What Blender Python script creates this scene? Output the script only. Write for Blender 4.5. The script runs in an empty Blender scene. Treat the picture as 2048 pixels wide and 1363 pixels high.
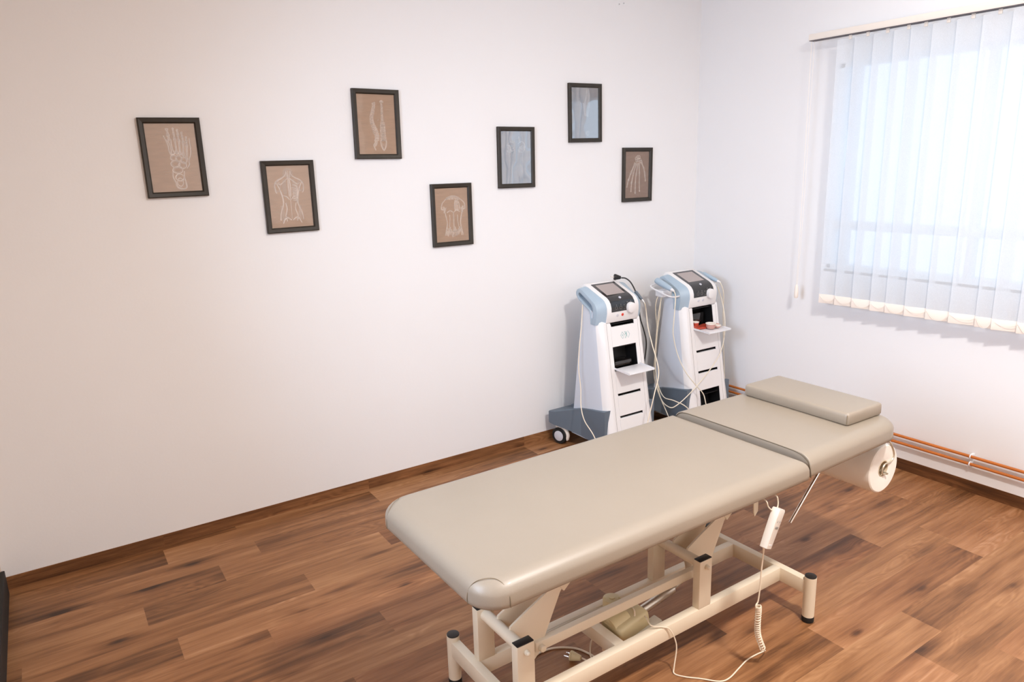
import bpy, bmesh, math, random
from math import sin, cos, pi, radians
from mathutils import Vector, Matrix
random.seed(7)
S = bpy.context.scene
COL = S.collection

# ------------------------------------------------------------ helpers
def new_obj(name, me, mat=None, parent=None, smooth=None):
    o = bpy.data.objects.new(name, me)
    COL.objects.link(o)
    if mat is not None and not me.materials:
        for m in (mat if isinstance(mat, (list, tuple)) else [mat]):
            me.materials.append(m)
    if parent is not None:
        o.parent = parent
    if smooth is not None:
        for p in me.polygons:
            p.use_smooth = True
        me.set_sharp_from_angle(angle=radians(smooth))
    return o

def tag(o, label=None, cat=None, group=None, kind=None):
    if label: o['label'] = label
    if cat: o['category'] = cat
    if group: o['group'] = group
    if kind: o['kind'] = kind
    return o

def empty(name, loc, rz=0, label=None, cat=None, group=None):
    o = bpy.data.objects.new(name, None)
    COL.objects.link(o)
    o.location = loc
    o.rotation_euler = (0, 0, rz)
    o.empty_display_size = .05
    return tag(o, label, cat, group)

class MB:
    """mesh builder: several shapes into ONE mesh object"""
    def __init__(s):
        s.bm = bmesh.new()
    def _merge(s, t, mi=0):
        me = bpy.data.meshes.new('t')
        for f in t.faces: f.material_index = mi
        t.to_mesh(me); t.free()
        s.bm.from_mesh(me)
        bpy.data.meshes.remove(me)
    def box(s, lo, hi, bev=0, seg=2, rot=None, mi=0, M=None):
        t = bmesh.new()
        bmesh.ops.create_cube(t, size=1)
        lo, hi = Vector(lo), Vector(hi)
        c = (lo + hi) / 2; d = hi - lo
        for v in t.verts:
            v.co = Vector((v.co.x * d.x, v.co.y * d.y, v.co.z * d.z))
        if bev:
            bmesh.ops.bevel(t, geom=t.edges[:], offset=bev, segments=seg, affect='EDGES', profile=.5)
        for v in t.verts:
            v.co = (rot @ v.co if rot is not None else v.co) + c
            if M is not None: v.co = M @ v.co
        s._merge(t, mi); return s
    def cyl(s, a, b, r, r2=None, seg=28, bev=0, mi=0):
        a, b = Vector(a), Vector(b)
        t = bmesh.new()
        L = (b - a).length
        bmesh.ops.create_cone(t, cap_ends=True, segments=seg, radius1=r, radius2=r if r2 is None else r2, depth=L)
        if bev:
            es = [e for e in t.edges if abs(e.verts[0].co.z - e.verts[1].co.z) < 1e-6]
            bmesh.ops.bevel(t, geom=es, offset=bev, segments=2, affect='EDGES', profile=.5)
        q = (b - a).to_track_quat('Z', 'Y')
        for v in t.verts:
            v.co = q @ v.co + (a + b) / 2
        s._merge(t, mi); return s
    def prism(s, poly, axis, a, b, bev=0, mi=0, seg=2):
        """poly: 2D list, extruded along axis from a to b. axis 'x': poly=(y,z); 'y': (x,z); 'z': (x,y)"""
        t = bmesh.new()
        f = lambda p, w: {'x': (w, p[0], p[1]), 'y': (p[0], w, p[1]), 'z': (p[0], p[1], w)}[axis]
        n = len(poly)
        A = [t.verts.new(f(p, a)) for p in poly]
        B = [t.verts.new(f(p, b)) for p in poly]
        fa = t.faces.new(A); fb = t.faces.new(B[::-1])
        for i in range(n):
            t.faces.new((A[i], B[i], B[(i + 1) % n], A[(i + 1) % n]))
        bmesh.ops.recalc_face_normals(t, faces=t.faces[:])
        if bev:
            es = [e for e in t.edges if (fa in e.link_faces or fb in e.link_faces)]
            bmesh.ops.bevel(t, geom=es, offset=bev, segments=seg, affect='EDGES', profile=.5)
        s._merge(t, mi); return s
    def loft(s, rings, cap=True, closed=True, mi=0):
        t = bmesh.new()
        R = [[t.verts.new(p) for p in r] for r in rings]
        n = len(rings[0])
        for i in range(len(R) - 1):
            for j in range(n if closed else n - 1):
                t.faces.new((R[i][j], R[i][(j + 1) % n], R[i + 1][(j + 1) % n], R[i + 1][j]))
        if cap:
            t.faces.new(R[0][::-1]); t.faces.new(R[-1])
        bmesh.ops.recalc_face_normals(t, faces=t.faces[:])
        s._merge(t, mi); return s
    def sphere(s, c, r, sc=(1, 1, 1), mi=0, seg=20):
        t = bmesh.new()
        bmesh.ops.create_uvsphere(t, u_segments=seg, v_segments=seg // 2, radius=r)
        for v in t.verts:
            v.co = Vector((v.co.x * sc[0], v.co.y * sc[1], v.co.z * sc[2])) + Vector(c)
        s._merge(t, mi); return s
    def tube(s, pts, r, seg=10, smooth=6, mi=0, rr=None):
        P = catmull(pts, smooth) if smooth else [Vector(p) for p in pts]
        rings = []
        up = Vector((0, 0, 1)); prev = None
        for i, p in enumerate(P):
            d = (P[min(i + 1, len(P) - 1)] - P[max(i - 1, 0)])
            if d.length < 1e-9: d = Vector((0, 0, 1))
            d.normalize()
            if prev is None:
                n = d.cross(up if abs(d.z) < .9 else Vector((1, 0, 0))).normalized()
            else:
                n = (prev - d * prev.dot(d))
                n = n.normalized() if n.length > 1e-6 else d.orthogonal().normalized()
            prev = n
            b = d.cross(n)
            ra = r if rr is None else rr(i / (len(P) - 1))
            rings.append([p + (n * cos(2 * pi * k / seg) + b * sin(2 * pi * k / seg)) * ra for k in range(seg)])
        return s.loft(rings, mi=mi)
    def build(s, name, mat, parent=None, smooth=35):
        me = bpy.data.meshes.new(name)
        s.bm.to_mesh(me); s.bm.free()
        return new_obj(name, me, mat, parent, smooth)

def catmull(pts, k):
    P = [Vector(p) for p in pts]
    Q = [P[0] * 2 - P[1]] + P + [P[-1] * 2 - P[-2]]
    out = []
    for i in range(1, len(Q) - 2):
        p0, p1, p2, p3 = Q[i - 1:i + 3]
        for j in range(k):
            t = j / k
            out.append(.5 * ((2 * p1) + (p2 - p0) * t + (2 * p0 - 5 * p1 + 4 * p2 - p3) * t * t + (3 * p1 - p0 - 3 * p2 + p3) * t ** 3))
    out.append(P[-1])
    return out

# ------------------------------------------------------------ materials
def srgb(r, g, b):
    f = lambda c: (c / 255 / 12.92) if c / 255 <= .04045 else ((c / 255 + .055) / 1.055) ** 2.4
    return (f(r), f(g), f(b), 1)

class NT:
    def __init__(s, name):
        s.m = bpy.data.materials.new(name); s.m.use_nodes = True
        s.t = s.m.node_tree; s.b = s.t.nodes['Principled BSDF']; s.out = s.t.nodes['Material Output']
    def n(s, typ, **kw):
        x = s.t.nodes.new(typ)
        for k, v in kw.items():
            if k.startswith('i_'):
                key = k[2:]
                key = int(key) if key.isdigit() else key.replace('_', ' ')
                x.inputs[key].default_value = v
            else: setattr(x, k, v)
        return x
    def l(s, a, b): s.t.links.new(a, b)
    def math(s, op, a, b=None, c=None):
        x = s.n('ShaderNodeMath', operation=op)
        for i, v in enumerate((a, b, c)):
            if v is None: continue
            if isinstance(v, (int, float)): x.inputs[i].default_value = v
            else: s.l(v, x.inputs[i])
        return x.outputs[0]
    def ramp(s, fac, stops):
        x = s.n('ShaderNodeValToRGB')
        e = x.color_ramp.elements
        while len(e) < len(stops): e.new(.5)
        for el, (p, c) in zip(e, stops): el.position = p; el.color = c
        s.l(fac, x.inputs[0]); return x.outputs[0]
    def mix(s, fac, a, b, mode='MIX'):
        x = s.n('ShaderNodeMix', data_type='RGBA', blend_type=mode)
        for i, v in ((0, fac), (6, a), (7, b)):
            if isinstance(v, (int, float, tuple)): x.inputs[i].default_value = v
            else: s.l(v, x.inputs[i])
        return x.outputs[2]

def mat(name, col, rough=.5, metal=0, spec=.5, bump=0, bscale=200, var=0, coat=0, trans=0, alpha=1, noise_scale=3, emis=None):
    k = NT(name)
    k.b.inputs['Base Color'].default_value = col
    k.b.inputs['Roughness'].default_value = rough
    k.b.inputs['Metallic'].default_value = metal
    k.b.inputs['Specular IOR Level'].default_value = spec
    k.b.inputs['Coat Weight'].default_value = coat
    k.b.inputs['Transmission Weight'].default_value = trans
    k.b.inputs['Alpha'].default_value = alpha
    tc = k.n('ShaderNodeTexCoord')
    if var:
        nz = k.n('ShaderNodeTexNoise', i_Scale=noise_scale, i_Detail=4.0)
        k.l(tc.outputs['Object'], nz.inputs['Vector'])
        d = tuple(c * (1 - var) for c in col[:3]) + (1,)
        u = tuple(min(1, c * (1 + var * .6)) for c in col[:3]) + (1,)
        k.l(k.ramp(nz.outputs[0], [(.3, d), (.7, u)]), k.b.inputs['Base Color'])
    if bump:
        nz = k.n('ShaderNodeTexNoise', i_Scale=bscale, i_Detail=3.0)
        k.l(tc.outputs['Object'], nz.inputs['Vector'])
        bp = k.n('ShaderNodeBump', i_Strength=bump, i_Distance=.002)
        k.l(nz.outputs[0], bp.inputs['Height']); k.l(bp.outputs[0], k.b.inputs['Normal'])
    return k.m

M_wall = mat('wall_paint', srgb(233, 233, 234), .85, spec=.2, bump=.12, bscale=90, var=.012, noise_scale=1.2)
M_ceil = mat('ceiling_paint', srgb(240, 237, 233), .9, var=.01)
M_pvc = mat('white_window_plastic', srgb(235, 238, 240), .35, var=.01)
M_powder = mat('cream_powder_coated_steel', srgb(226, 213, 190), .38, bump=.05, bscale=300, var=.02)
M_black = mat('black_plastic', srgb(30, 27, 24), .45, bump=.05, bscale=400, var=.1)
M_rubber = mat('black_rubber', srgb(20, 19, 18), .7, var=.1)
M_chrome = mat('chrome', (.86, .84, .82, 1), .12, metal=1, var=.02)
M_cordw = mat('white_cord', srgb(232, 218, 196), .5, var=.02)
M_cordy = mat('ivory_cord', srgb(222, 212, 192), .5, var=.03)
M_cordb = mat('black_cord', srgb(24, 22, 22), .5, var=.05)
M_copper = mat('copper_painted_pipe', srgb(200, 116, 52), .35, metal=.2, var=.12, noise_scale=6)
M_vinyl = mat('greige_vinyl_upholstery', srgb(149, 137, 122), .40, spec=.5, bump=.10, bscale=420, var=.03, coat=.05)
M_seam = mat('seam_thread', srgb(120, 104, 80), .7, var=.05)
M_seamd = mat('dark_seam', srgb(88, 76, 60), .8, var=.05)
M_ply = mat('plywood_board', srgb(120, 92, 62), .7, var=.1)
M_paper = mat('paper_roll_tissue', srgb(240, 235, 226), .9, spec=.1, bump=.3, bscale=60, var=.015)
M_cardboard = mat('cardboard_core', srgb(205, 188, 160), .8, var=.05)
M_motor = mat('ivory_motor_housing', srgb(216, 202, 160), .45, var=.07, noise_scale=14)
M_mlabel = mat('grey_white_plastic', srgb(214, 207, 190), .45, var=.03)
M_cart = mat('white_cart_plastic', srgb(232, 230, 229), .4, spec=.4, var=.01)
M_cartshade = mat('shaded_white_cart_plastic', srgb(202, 208, 218), .45, spec=.4, var=.01)  # same white plastic, cool side shading put into the colour
M_blue = mat('pale_blue_plastic', srgb(164, 182, 196), .4, spec=.4, var=.02)
M_navy = mat('dark_blue_plastic', srgb(38, 48, 66), .5, var=.05)
M_slate = mat('slate_grey_plastic', srgb(98, 110, 122), .55, bump=.15, bscale=300, var=.05)
M_void = mat('black_interior', srgb(12, 11, 12), .5, var=.1)
M_glassblk = mat('black_glossy_panel', srgb(26, 23, 22), .12, spec=.6, coat=.4, var=.05)
M_screen = mat('grey_touch_screen', srgb(168, 156, 152), .18, spec=.6, var=.02)
M_red = mat('red_plastic', srgb(214, 60, 40), .4, var=.03)
M_redsoft = mat('translucent_red_plastic', srgb(220, 90, 66), .3, trans=.35, var=.05)
M_pinksoft = mat('translucent_pink_plastic', srgb(226, 176, 164), .3, trans=.35, var=.05)
M_print_mark = mat('grey_print', srgb(150, 146, 140), .5, var=.02)
M_teal = mat('teal_print', srgb(128, 172, 172), .5, var=.02)
M_peach = mat('cream_weight_pocket', srgb(238, 228, 217), .6, var=.03)
M_rail = mat('cream_headrail', srgb(238, 230, 220), .45, var=.01)
M_railslot = mat('rail_slot_shadow', srgb(90, 82, 84), .6, var=.02)
M_frame = mat('black_brown_frame', srgb(42, 35, 25), .5, bump=.1, bscale=350, var=.12, noise_scale=30)
M_chalk = mat('white_chalk_line', srgb(246, 236, 230), .9, alpha=.95, var=.03)
M_chalkf = mat('faint_chalk_line', srgb(232, 214, 200), .9, alpha=.28, var=.03)
M_chalks = mat('soft_chalk_shading', srgb(236, 222, 212), .9, alpha=.30, var=.03)
M_castorw = mat('castor_grey_disc', srgb(205, 205, 212), .4, var=.02)

# pictures' paper: warm kraft brown
def paper_mat(name, c):
    k = NT(name)
    tc = k.n('ShaderNodeTexCoord')
    nz = k.n('ShaderNodeTexNoise', i_Scale=14.0, i_Detail=5.0)
    mp = k.n('ShaderNodeMapping'); mp.inputs['Scale'].default_value = (1, 1, 5)
    k.l(tc.outputs['Object'], mp.inputs[0]); k.l(mp.outputs[0], nz.inputs['Vector'])
    k.l(k.ramp(nz.outputs[0], [(.3, tuple(x * .93 for x in c[:3]) + (1,)), (.7, tuple(min(1, x * 1.06) for x in c[:3]) + (1,))]), k.b.inputs['Base Color'])
    k.b.inputs['Roughness'].default_value = .8
    return k.m
M_kraft = paper_mat('brown_art_paper', srgb(190, 163, 142))
M_kraftd = paper_mat('dim_brown_art_paper', srgb(166, 142, 128))

# picture glazing: thin sheet, mostly see-through with a mirror reflection scaled by gain, slightly wavy
def glazing(name, gain):
    k = NT(name)
    k.t.nodes.remove(k.b)
    tr = k.n('ShaderNodeBsdfTransparent')
    gl = k.n('ShaderNodeBsdfGlossy', i_Roughness=.03)
    fr = k.n('ShaderNodeFresnel', i_IOR=1.5)
    f2 = k.math('MULTIPLY', fr.outputs[0], gain)
    tc = k.n('ShaderNodeTexCoord')
    nz = k.n('ShaderNodeTexNoise', i_Scale=7.0, i_Detail=1.0)
    k.l(tc.outputs['Object'], nz.inputs['Vector'])
    bp = k.n('ShaderNodeBump', i_Strength=.35, i_Distance=.006)
    k.l(nz.outputs[0], bp.inputs['Height']); k.l(bp.outputs[0], gl.inputs['Normal'])
    mx = k.n('ShaderNodeMixShader')
    k.l(f2, mx.inputs[0]); k.l(tr.outputs[0], mx.inputs[1]); k.l(gl.outputs[0], mx.inputs[2])
    k.l(mx.outputs[0], k.out.inputs[0])
    return k.m
M_glaze = glazing('picture_glazing', 1.5)
M_glazeboost = glazing('boosted_reflection_glazing', 11)  # reflection boosted to stand in for brighter window light on two prints

def window_glass():
    k = NT('window_glass')
    k.t.nodes.remove(k.b)
    tr = k.n('ShaderNodeBsdfTransparent', i_Color=(.93, .97, 1, 1)); gl = k.n('ShaderNodeBsdfGlossy', i_Roughness=.02)
    mx = k.n('ShaderNodeMixShader', i_0=.06)
    k.l(tr.outputs[0], mx.inputs[1]); k.l(gl.outputs[0], mx.inputs[2]); k.l(mx.outputs[0], k.out.inputs[0])
    return k.m
M_wglass = window_glass()

def blind_fabric():
    k = NT('blind_fabric')
    k.t.nodes.remove(k.b)
    tc = k.n('ShaderNodeTexCoord')
    wv = k.n('ShaderNodeTexNoise', i_Scale=260.0, i_Detail=2.0)
    k.l(tc.outputs['Object'], wv.inputs['Vector'])
    col = k.ramp(wv.outputs[0], [(.3, srgb(226, 227, 229)), (.7, srgb(237, 238, 240))])
    df = k.n('ShaderNodeBsdfDiffuse'); k.l(col, df.inputs['Color'])
    tl = k.n('ShaderNodeBsdfTranslucent', i_Color=srgb(226, 238, 246))
    mx = k.n('ShaderNodeMixShader', i_0=.30)
    k.l(df.outputs[0], mx.inputs[1]); k.l(tl.outputs[0], mx.inputs[2])
    tr = k.n('ShaderNodeBsdfTransparent', i_Color=(.93, .97, 1, 1))
    m2 = k.n('ShaderNodeMixShader', i_0=.28)
    k.l(mx.outputs[0], m2.inputs[1]); k.l(tr.outputs[0], m2.inputs[2])
    k.l(m2.outputs[0], k.out.inputs[0])
    return k.m
M_slat = blind_fabric()

def frosted():
    k = NT('frosted_flap_plastic')
    k.b.inputs['Base Color'].default_value = srgb(236, 234, 234)
    k.b.inputs['Roughness'].default_value = .35
    k.b.inputs['Alpha'].default_value = .88
    tc = k.n('ShaderNodeTexCoord'); nz = k.n('ShaderNodeTexNoise', i_Scale=8.0)
    k.l(tc.outputs['Object'], nz.inputs[0]); k.l(k.ramp(nz.outputs[0], [(.3, srgb(230, 228, 230)), (.7, srgb(240, 238, 238))]), k.b.inputs['Base Color'])
    return k.m
M_flap = frosted()

# wood-look vinyl planks: per-plank tone (attribute) + procedural grain along the plank
def wood():
    k = NT('wood_look_vinyl')
    at = k.n('ShaderNodeAttribute', attribute_name='tone')       # r: tone, g: seed, b: pinkness
    sp = k.n('ShaderNodeSeparateColor'); k.l(at.outputs['Color'], sp.inputs[0])
    uv = k.n('ShaderNodeAttribute', attribute_name='plank')      # plank-space coordinates
    sx = k.n('ShaderNodeSeparateXYZ'); k.l(uv.outputs['Vector'], sx.inputs[0])
    seed = k.math('MULTIPLY', sp.outputs[1], 37.0)
    def vec(sx_, sy_, off=0.0):
        c = k.n('ShaderNodeCombineXYZ')
        k.l(k.math('MULTIPLY', sx.outputs[0], sx_), c.inputs[0])
        k.l(k.math('MULTIPLY', sx.outputs[1], sy_), c.inputs[1])
        k.l(k.math('ADD', seed, off), c.inputs[2])
        return c.outputs[0]
    # broad cloudy tone
    n1 = k.n('ShaderNodeTexNoise', i_Scale=1.0, i_Detail=3.0, i_Roughness=.55); k.l(vec(1.7, 10.0), n1.inputs['Vector'])
    # cathedral grain: distorted bands
    n2 = k.n('ShaderNodeTexNoise', i_Scale=1.0, i_Detail=2.0, i_Roughness=.5); k.l(vec(2.0, 8.0, 5.0), n2.inputs['Vector'])
    bands = k.math('SINE', k.math('MULTIPLY', n2.outputs[0], 110.0))
    bands = k.math('MULTIPLY_ADD', bands, .5, .5)
    # fine streaks
    n3 = k.n('ShaderNodeTexNoise', i_Scale=1.0, i_Detail=5.0, i_Roughness=.7); k.l(vec(9.0, 240.0, 9.0), n3.inputs['Vector'])
    n4 = k.n('ShaderNodeTexNoise', i_Scale=1.0, i_Detail=3.0, i_Roughness=.6); k.l(vec(2.0, 40.0, 13.0), n4.inputs['Vector'])
    # knots
    vo = k.n('ShaderNodeTexVoronoi', i_Scale=1.0); k.l(vec(2.6, 7.5, 2.0), vo.inputs['Vector'])
    kn = k.ramp(vo.outputs['Distance'], [(.03, (1, 1, 1, 1)), (.12, (.30, .30, .30, 1)), (.34, (0, 0, 0, 1))])
    # value
    v = k.math('MULTIPLY_ADD', k.math('SUBTRACT', n1.outputs[0], .5), .70, sp.outputs[0])
    v = k.math('MULTIPLY_ADD', k.math('SUBTRACT', n4.outputs[0], .5), .75, v)
    v = k.math('MULTIPLY_ADD', k.math('SUBTRACT', n3.outputs[0], .5), .42, v)
    v = k.math('MULTIPLY_ADD', k.math('MULTIPLY', k.math('SUBTRACT', bands, .5), k.ramp(n1.outputs[0], [(.50, (0, 0, 0, 1)), (.66, (1, 1, 1, 1))])), .16, v)
    v = k.math('MULTIPLY_ADD', kn, -.55, v)
    c = k.ramp(v, [(.0, srgb(56, 34, 18)), (.25, srgb(98, 63, 36)), (.5, srgb(140, 96, 60)), (.75, srgb(166, 121, 82)), (1.0, srgb(188, 146, 110))])
    pk = k.mix(sp.outputs[2], c, (.80, .62, .56, 1), 'MULTIPLY')
    pk2 = k.mix(.5, c, pk)
    k.l(pk2, k.b.inputs['Base Color'])
    k.l(k.math('MULTIPLY_ADD', n3.outputs[0], .2, .33), k.b.inputs['Roughness'])
    k.b.inputs['Specular IOR Level'].default_value = .4
    bp = k.n('ShaderNodeBump', i_Strength=.15, i_Distance=.001)
    k.l(n3.outputs[0], bp.inputs['Height']); k.l(bp.outputs[0], k.b.inputs['Normal'])
    return k.m
M_wood = wood()

# ------------------------------------------------------------ room shell
H = 2.9; XW = -4.11; YS = -5.2
def struct(name, mb, m, smooth=None, **kw):
    o = mb.build(name, m, None, smooth if smooth else 30)
    return tag(o, kind='structure', **kw)

PITCH = .1485; PL = 1.02; ROT = .0105
def plank_mesh(name, rects, m, parent=None):
    """rects: (4 corner points, 4 (u,v) plank coords, tone, seed, pink)"""
    me = bpy.data.meshes.new(name)
    vs, fs = [], []
    for r in rects:
        b = len(vs); vs += [tuple(p) for p in r[0]]; fs.append((b, b + 1, b + 2, b + 3))
    me.from_pydata(vs, [], fs)
    a = me.attributes.new('tone', 'FLOAT_COLOR', 'CORNER')
    u = me.attributes.new('plank', 'FLOAT_VECTOR', 'CORNER')
    i = 0
    for r in rects:
        for j in range(4):
            a.data[i].color = (r[2], r[3], r[4], 1)
            u.data[i].vector = (r[1][j][0], r[1][j][1], 0)
            i += 1
    me.update()
    o = new_obj(name, me, m, parent)
    return o

def clip(poly, ax, val, keep_less):
    out = []
    for i in range(len(poly)):
        p, q = poly[i], poly[(i + 1) % len(poly)]
        ip = (p[ax] <= val) == keep_less; iq = (q[ax] <= val) == keep_less
        if ip: out.append(p)
        if ip != iq:
            t = (val - p[ax]) / (q[ax] - p[ax])
            out.append(tuple(p[k] + (q[k] - p[k]) * t for k in range(len(p))))
    return out

offs = {0: -2.483, 1: -3.134, 2: -3.318, 3: -2.62, 4: -3.03, 5: -3.56, 6: -3.266, 7: -2.873, 11: -.33, 12: -.865, 13: -.552, 14: -1.62, 15: -1.25, 16: -1.44}
# tone of the plank before and after each joint of a row
jt = {0: (.28, .66), 1: (.62, .40), 2: (.34, .58), 3: (.66, .38), 4: (.44, .66), 5: (.40, .74), 6: (.46, .64), 7: (.36, .60), 11: (.5, .62), 12: (.34, .60), 13: (.50, .62), 14: (.40, .74), 15: (.70, .40), 16: (.66, .44)}
rnd = random.Random(11)
polys = []
for k in range(-2, 37):
    y0 = -.038 - PITCH * k; y1 = y0 - PITCH
    off = offs.get(k, rnd.uniform(-3, -2))
    j0 = math.floor((-5 - off) / PL)
    for j in range(j0, j0 + 8):
        xa = off + j * PL; xb = xa + PL
        a_, b_ = jt.get(k, None) or (.52 + rnd.uniform(-.16, .12), .52 + rnd.uniform(-.12, .16))
        t = (b_ + rnd.uniform(-.03, .03), a_ + rnd.uniform(-.03, .03), xa, xb)
        polys.append((xa, xb, y0, y1, t, rnd.random(), rnd.random() ** 1.5))
me = bpy.data.meshes.new('floor')
vs, fs, info = [], [], []
for xa, xb, y0, y1, t, sd, pk in polys:
    P = []
    for (u, v) in ((xa, y1), (xb, y1), (xb, y0), (xa, y0)):
        x = u; y = v + ROT * (u + 3)
        P.append((x, y, u, v))
    for ax, val, less in ((0, 0, True), (0, XW, False), (1, 0, True), (1, YS, False)):
        if P: P = clip(P, ax, val, less)
    if len(P) < 3: continue
    b = len(vs); vs += [(p[0], p[1], 0) for p in P]; fs.append(tuple(range(b, b + len(P)))); info.append((P, t, sd, pk))
me.from_pydata(vs, [], fs)
a = me.attributes.new('tone', 'FLOAT_COLOR', 'CORNER'); u_ = me.attributes.new('plank', 'FLOAT_VECTOR', 'CORNER')
i = 0
for P, t, sd, pk in info:
    for p in P:
        w_ = (p[2] - t[2]) / (t[3] - t[2]); a.data[i].color = (t[0] + (t[1] - t[0]) * w_, sd, pk, 1); u_.data[i].vector = (p[2], p[3], 0); i += 1
me.update()
floor = new_obj('floor', me, M_wood); tag(floor, kind='structure')

# coved vinyl up the walls
def cove(name, length_axis, h, spans, at, rndseed):
    r = random.Random(rndseed); rects = []
    x = spans[0]
    while x < spans[1]:
        x2 = min(spans[1], x + (PL if x > spans[0] else .62))
        t = r.choice([.22, .32, .42, .5, .36]); sd = r.random(); pk = r.random() * .5
        if length_axis == 'x':
            pts = [(x, at, 0), (x2, at, 0), (x2, at, h), (x, at, h)]
        else:
            pts = [(at, x, 0), (at, x2, 0), (at, x2, h), (at, x, h)]
        rects.append((pts, [(x, 0), (x2, 0), (x2, h), (x, h)], t, sd, pk)); x = x2
    # thin top lip
    if length_axis == 'x':
        rects.append(([(spans[0], at, h), (spans[1], at, h), (spans[1], at + .004, h), (spans[0], at + .004, h)], [(0, 0)] * 4, .4, .5, .1))
    else:
        rects.append(([(at, spans[0], h), (at, spans[1], h), (at + .004, spans[1], h), (at + .004, spans[0], h)], [(0, 0)] * 4, .4, .5, .1))
    o = plank_mesh(name, rects, M_wood); tag(o, kind='structure'); return o
cove('baseboard_left', 'x', .057, (XW, 0), -.003, 3)
cove('baseboard_right', 'y', .063, (YS, 0), -.003, 5)

struct('wall_left', MB().box((XW - .2, 0, -.1), (.2, .2, H)), M_wall)
WY0, WY1, WZ0, WZ1 = -2.60, -.990, 1.055, 2.165
mb = MB()
mb.box((0, YS - .2, -.1), (.25, 0, WZ0)); mb.box((0, YS - .2, WZ1), (.25, 0, H))
mb.box((0, WY1, WZ0), (.25, 0, WZ1)); mb.box((0, YS - .2, WZ0), (.25, WY0, WZ1))
struct('wall_right', mb, M_wall)
struct('wall_rear', MB().box((XW - .2, YS - .2, -.1), (.2, YS, H)), M_wall)
struct('wall_entrance', MB().box((XW - .2, YS, -.1), (XW, 0, H)), mat('tan_bounce_wall', srgb(216, 196, 176), .85, var=.02))  # unseen wall coloured tan to warm and dim the light it bounces
struct('ceiling', MB().box((XW - .2, YS - .2, H), (.25, .2, H + .1)), M_ceil)
struct('baseboard_entrance', MB().box((XW, YS, 0), (XW + .016, -.045, .11), bev=.003), M_rubber)

# window
wf = MB()
fx0, fx1 = .03, .09
wf.box((fx0, WY0, WZ0), (fx1, WY1, WZ0 + .022)); wf.box((fx0, WY0, WZ1 - .022), (fx1, WY1, WZ1))
wf.box((fx0, WY1 - .022, WZ0), (fx1, WY1, WZ1)); wf.box((fx0, WY0, WZ0), (fx1, WY0 + .022, WZ1))
wf.box((fx0 - .012, WY0 + .02, 1.278), (fx1 - .005, WY1 - .02, 1.325), bev=.004)
wf.box((fx0 - .008, -1.765, WZ0 + .02), (fx1 - .006, -1.735, WZ1 - .02), bev=.004)
win = wf.build('window_1', M_pvc); tag(win, kind='structure')
g = MB().box((.058, WY0 + .02, WZ0 + .02), (.062, WY1 - .02, WZ1 - .02)).build('pane', M_wglass, win)
MB().box((.0, WY0, WZ0 - .02), (fx0, WY1, WZ0 + .001), bev=.003).build('window_sill', M_pvc, win)

# heating pipes
for nm, z, lab in (('heating_pipe', .2005, 'upper of two thin orange-brown heating pipes along window wall'), ('heating_pipe', .161, 'lower of two thin orange-brown heating pipes along window wall')):
    p = MB().cyl((-.03, YS + .02, z), (-.03, -.02, z), .0076, seg=16).build(nm, M_copper)
    tag(p, lab, 'pipe', 'heating pipes along the window wall')
# pipe clips: hold both pipes
for cy, lab in ((-2.06 + .16, 'white plastic double pipe clip on window wall right of paper roll'),):
    e = empty('pipe_clip', (0, cy, .18), 0, lab, 'pipe clip')
    for z in (.2005, .161):
        m = MB()
        m.box((-.026, -.006, z - .18 - .012), (-.001, .006, z - .18 + .012), bev=.002)
        m.tube([(-.03 + .0095 * cos(t), 0, z - .18 + .0095 * sin(t)) for t in [i * pi / 6 for i in range(-3, 10)]], .003, smooth=2, seg=8)
        m.build('clip_ring', M_pvc, e)

# little drilled holes near the ceiling
e = empty('screw_holes', (-.677, 0, 2.6), 0, 'four small drilled screw holes high on the picture wall', 'screw holes')
for dx, dz in ((-.02, .025), (.022, .03), (-.018, -.018), (.017, -.01)):
    m = MB().cyl((dx, -.0005, dz), (dx, -.0022, dz), .006, seg=12)
    m.cyl((dx, -.0022, dz), (dx, -.003, dz), .0032, seg=10, mi=1)
    m.build('wall_plug', [M_pvc, M_print_mark], e)

# ------------------------------------------------------------ vertical blind
bl = empty('vertical_blind', (-.09, -.875, 2.3), 0, 'white translucent vertical slat blind hanging over the window', 'blind')
def B(p): return (p[0] + .09, p[1] + .875, p[2] - 2.3)
m = MB().box(B((-.112, -2.95, 2.289)), B((-.068, -.874, 2.322)), bev=.003)
hr = m.build('headrail', M_rail, bl)
MB().box(B((-.1135, -2.95, 2.2865)), B((-.068, -.880, 2.289))).build('rail_slot', M_railslot, hr)
MB().box(B((-.07, -.99, 2.300)), B((-.0005, -.965, 2.330)), bev=.002).build('wall_bracket', M_rail, bl)
MB().box(B((-.07, -2.2, 2.300)), B((-.0005, -2.175, 2.330)), bev=.002).build('wall_bracket', M_rail, bl)
SW = .127
steps = [0, .096, .199, .304, .386, .489, .596, .707, .827, .900, 1.005, 1.107, 1.21, 1.31, 1.41, 1.51]
angs = [14, 12, 13, 15, 12, 14, 12, 13, 9, 16, 12, 14, 12, 14, 12, 13]
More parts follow.
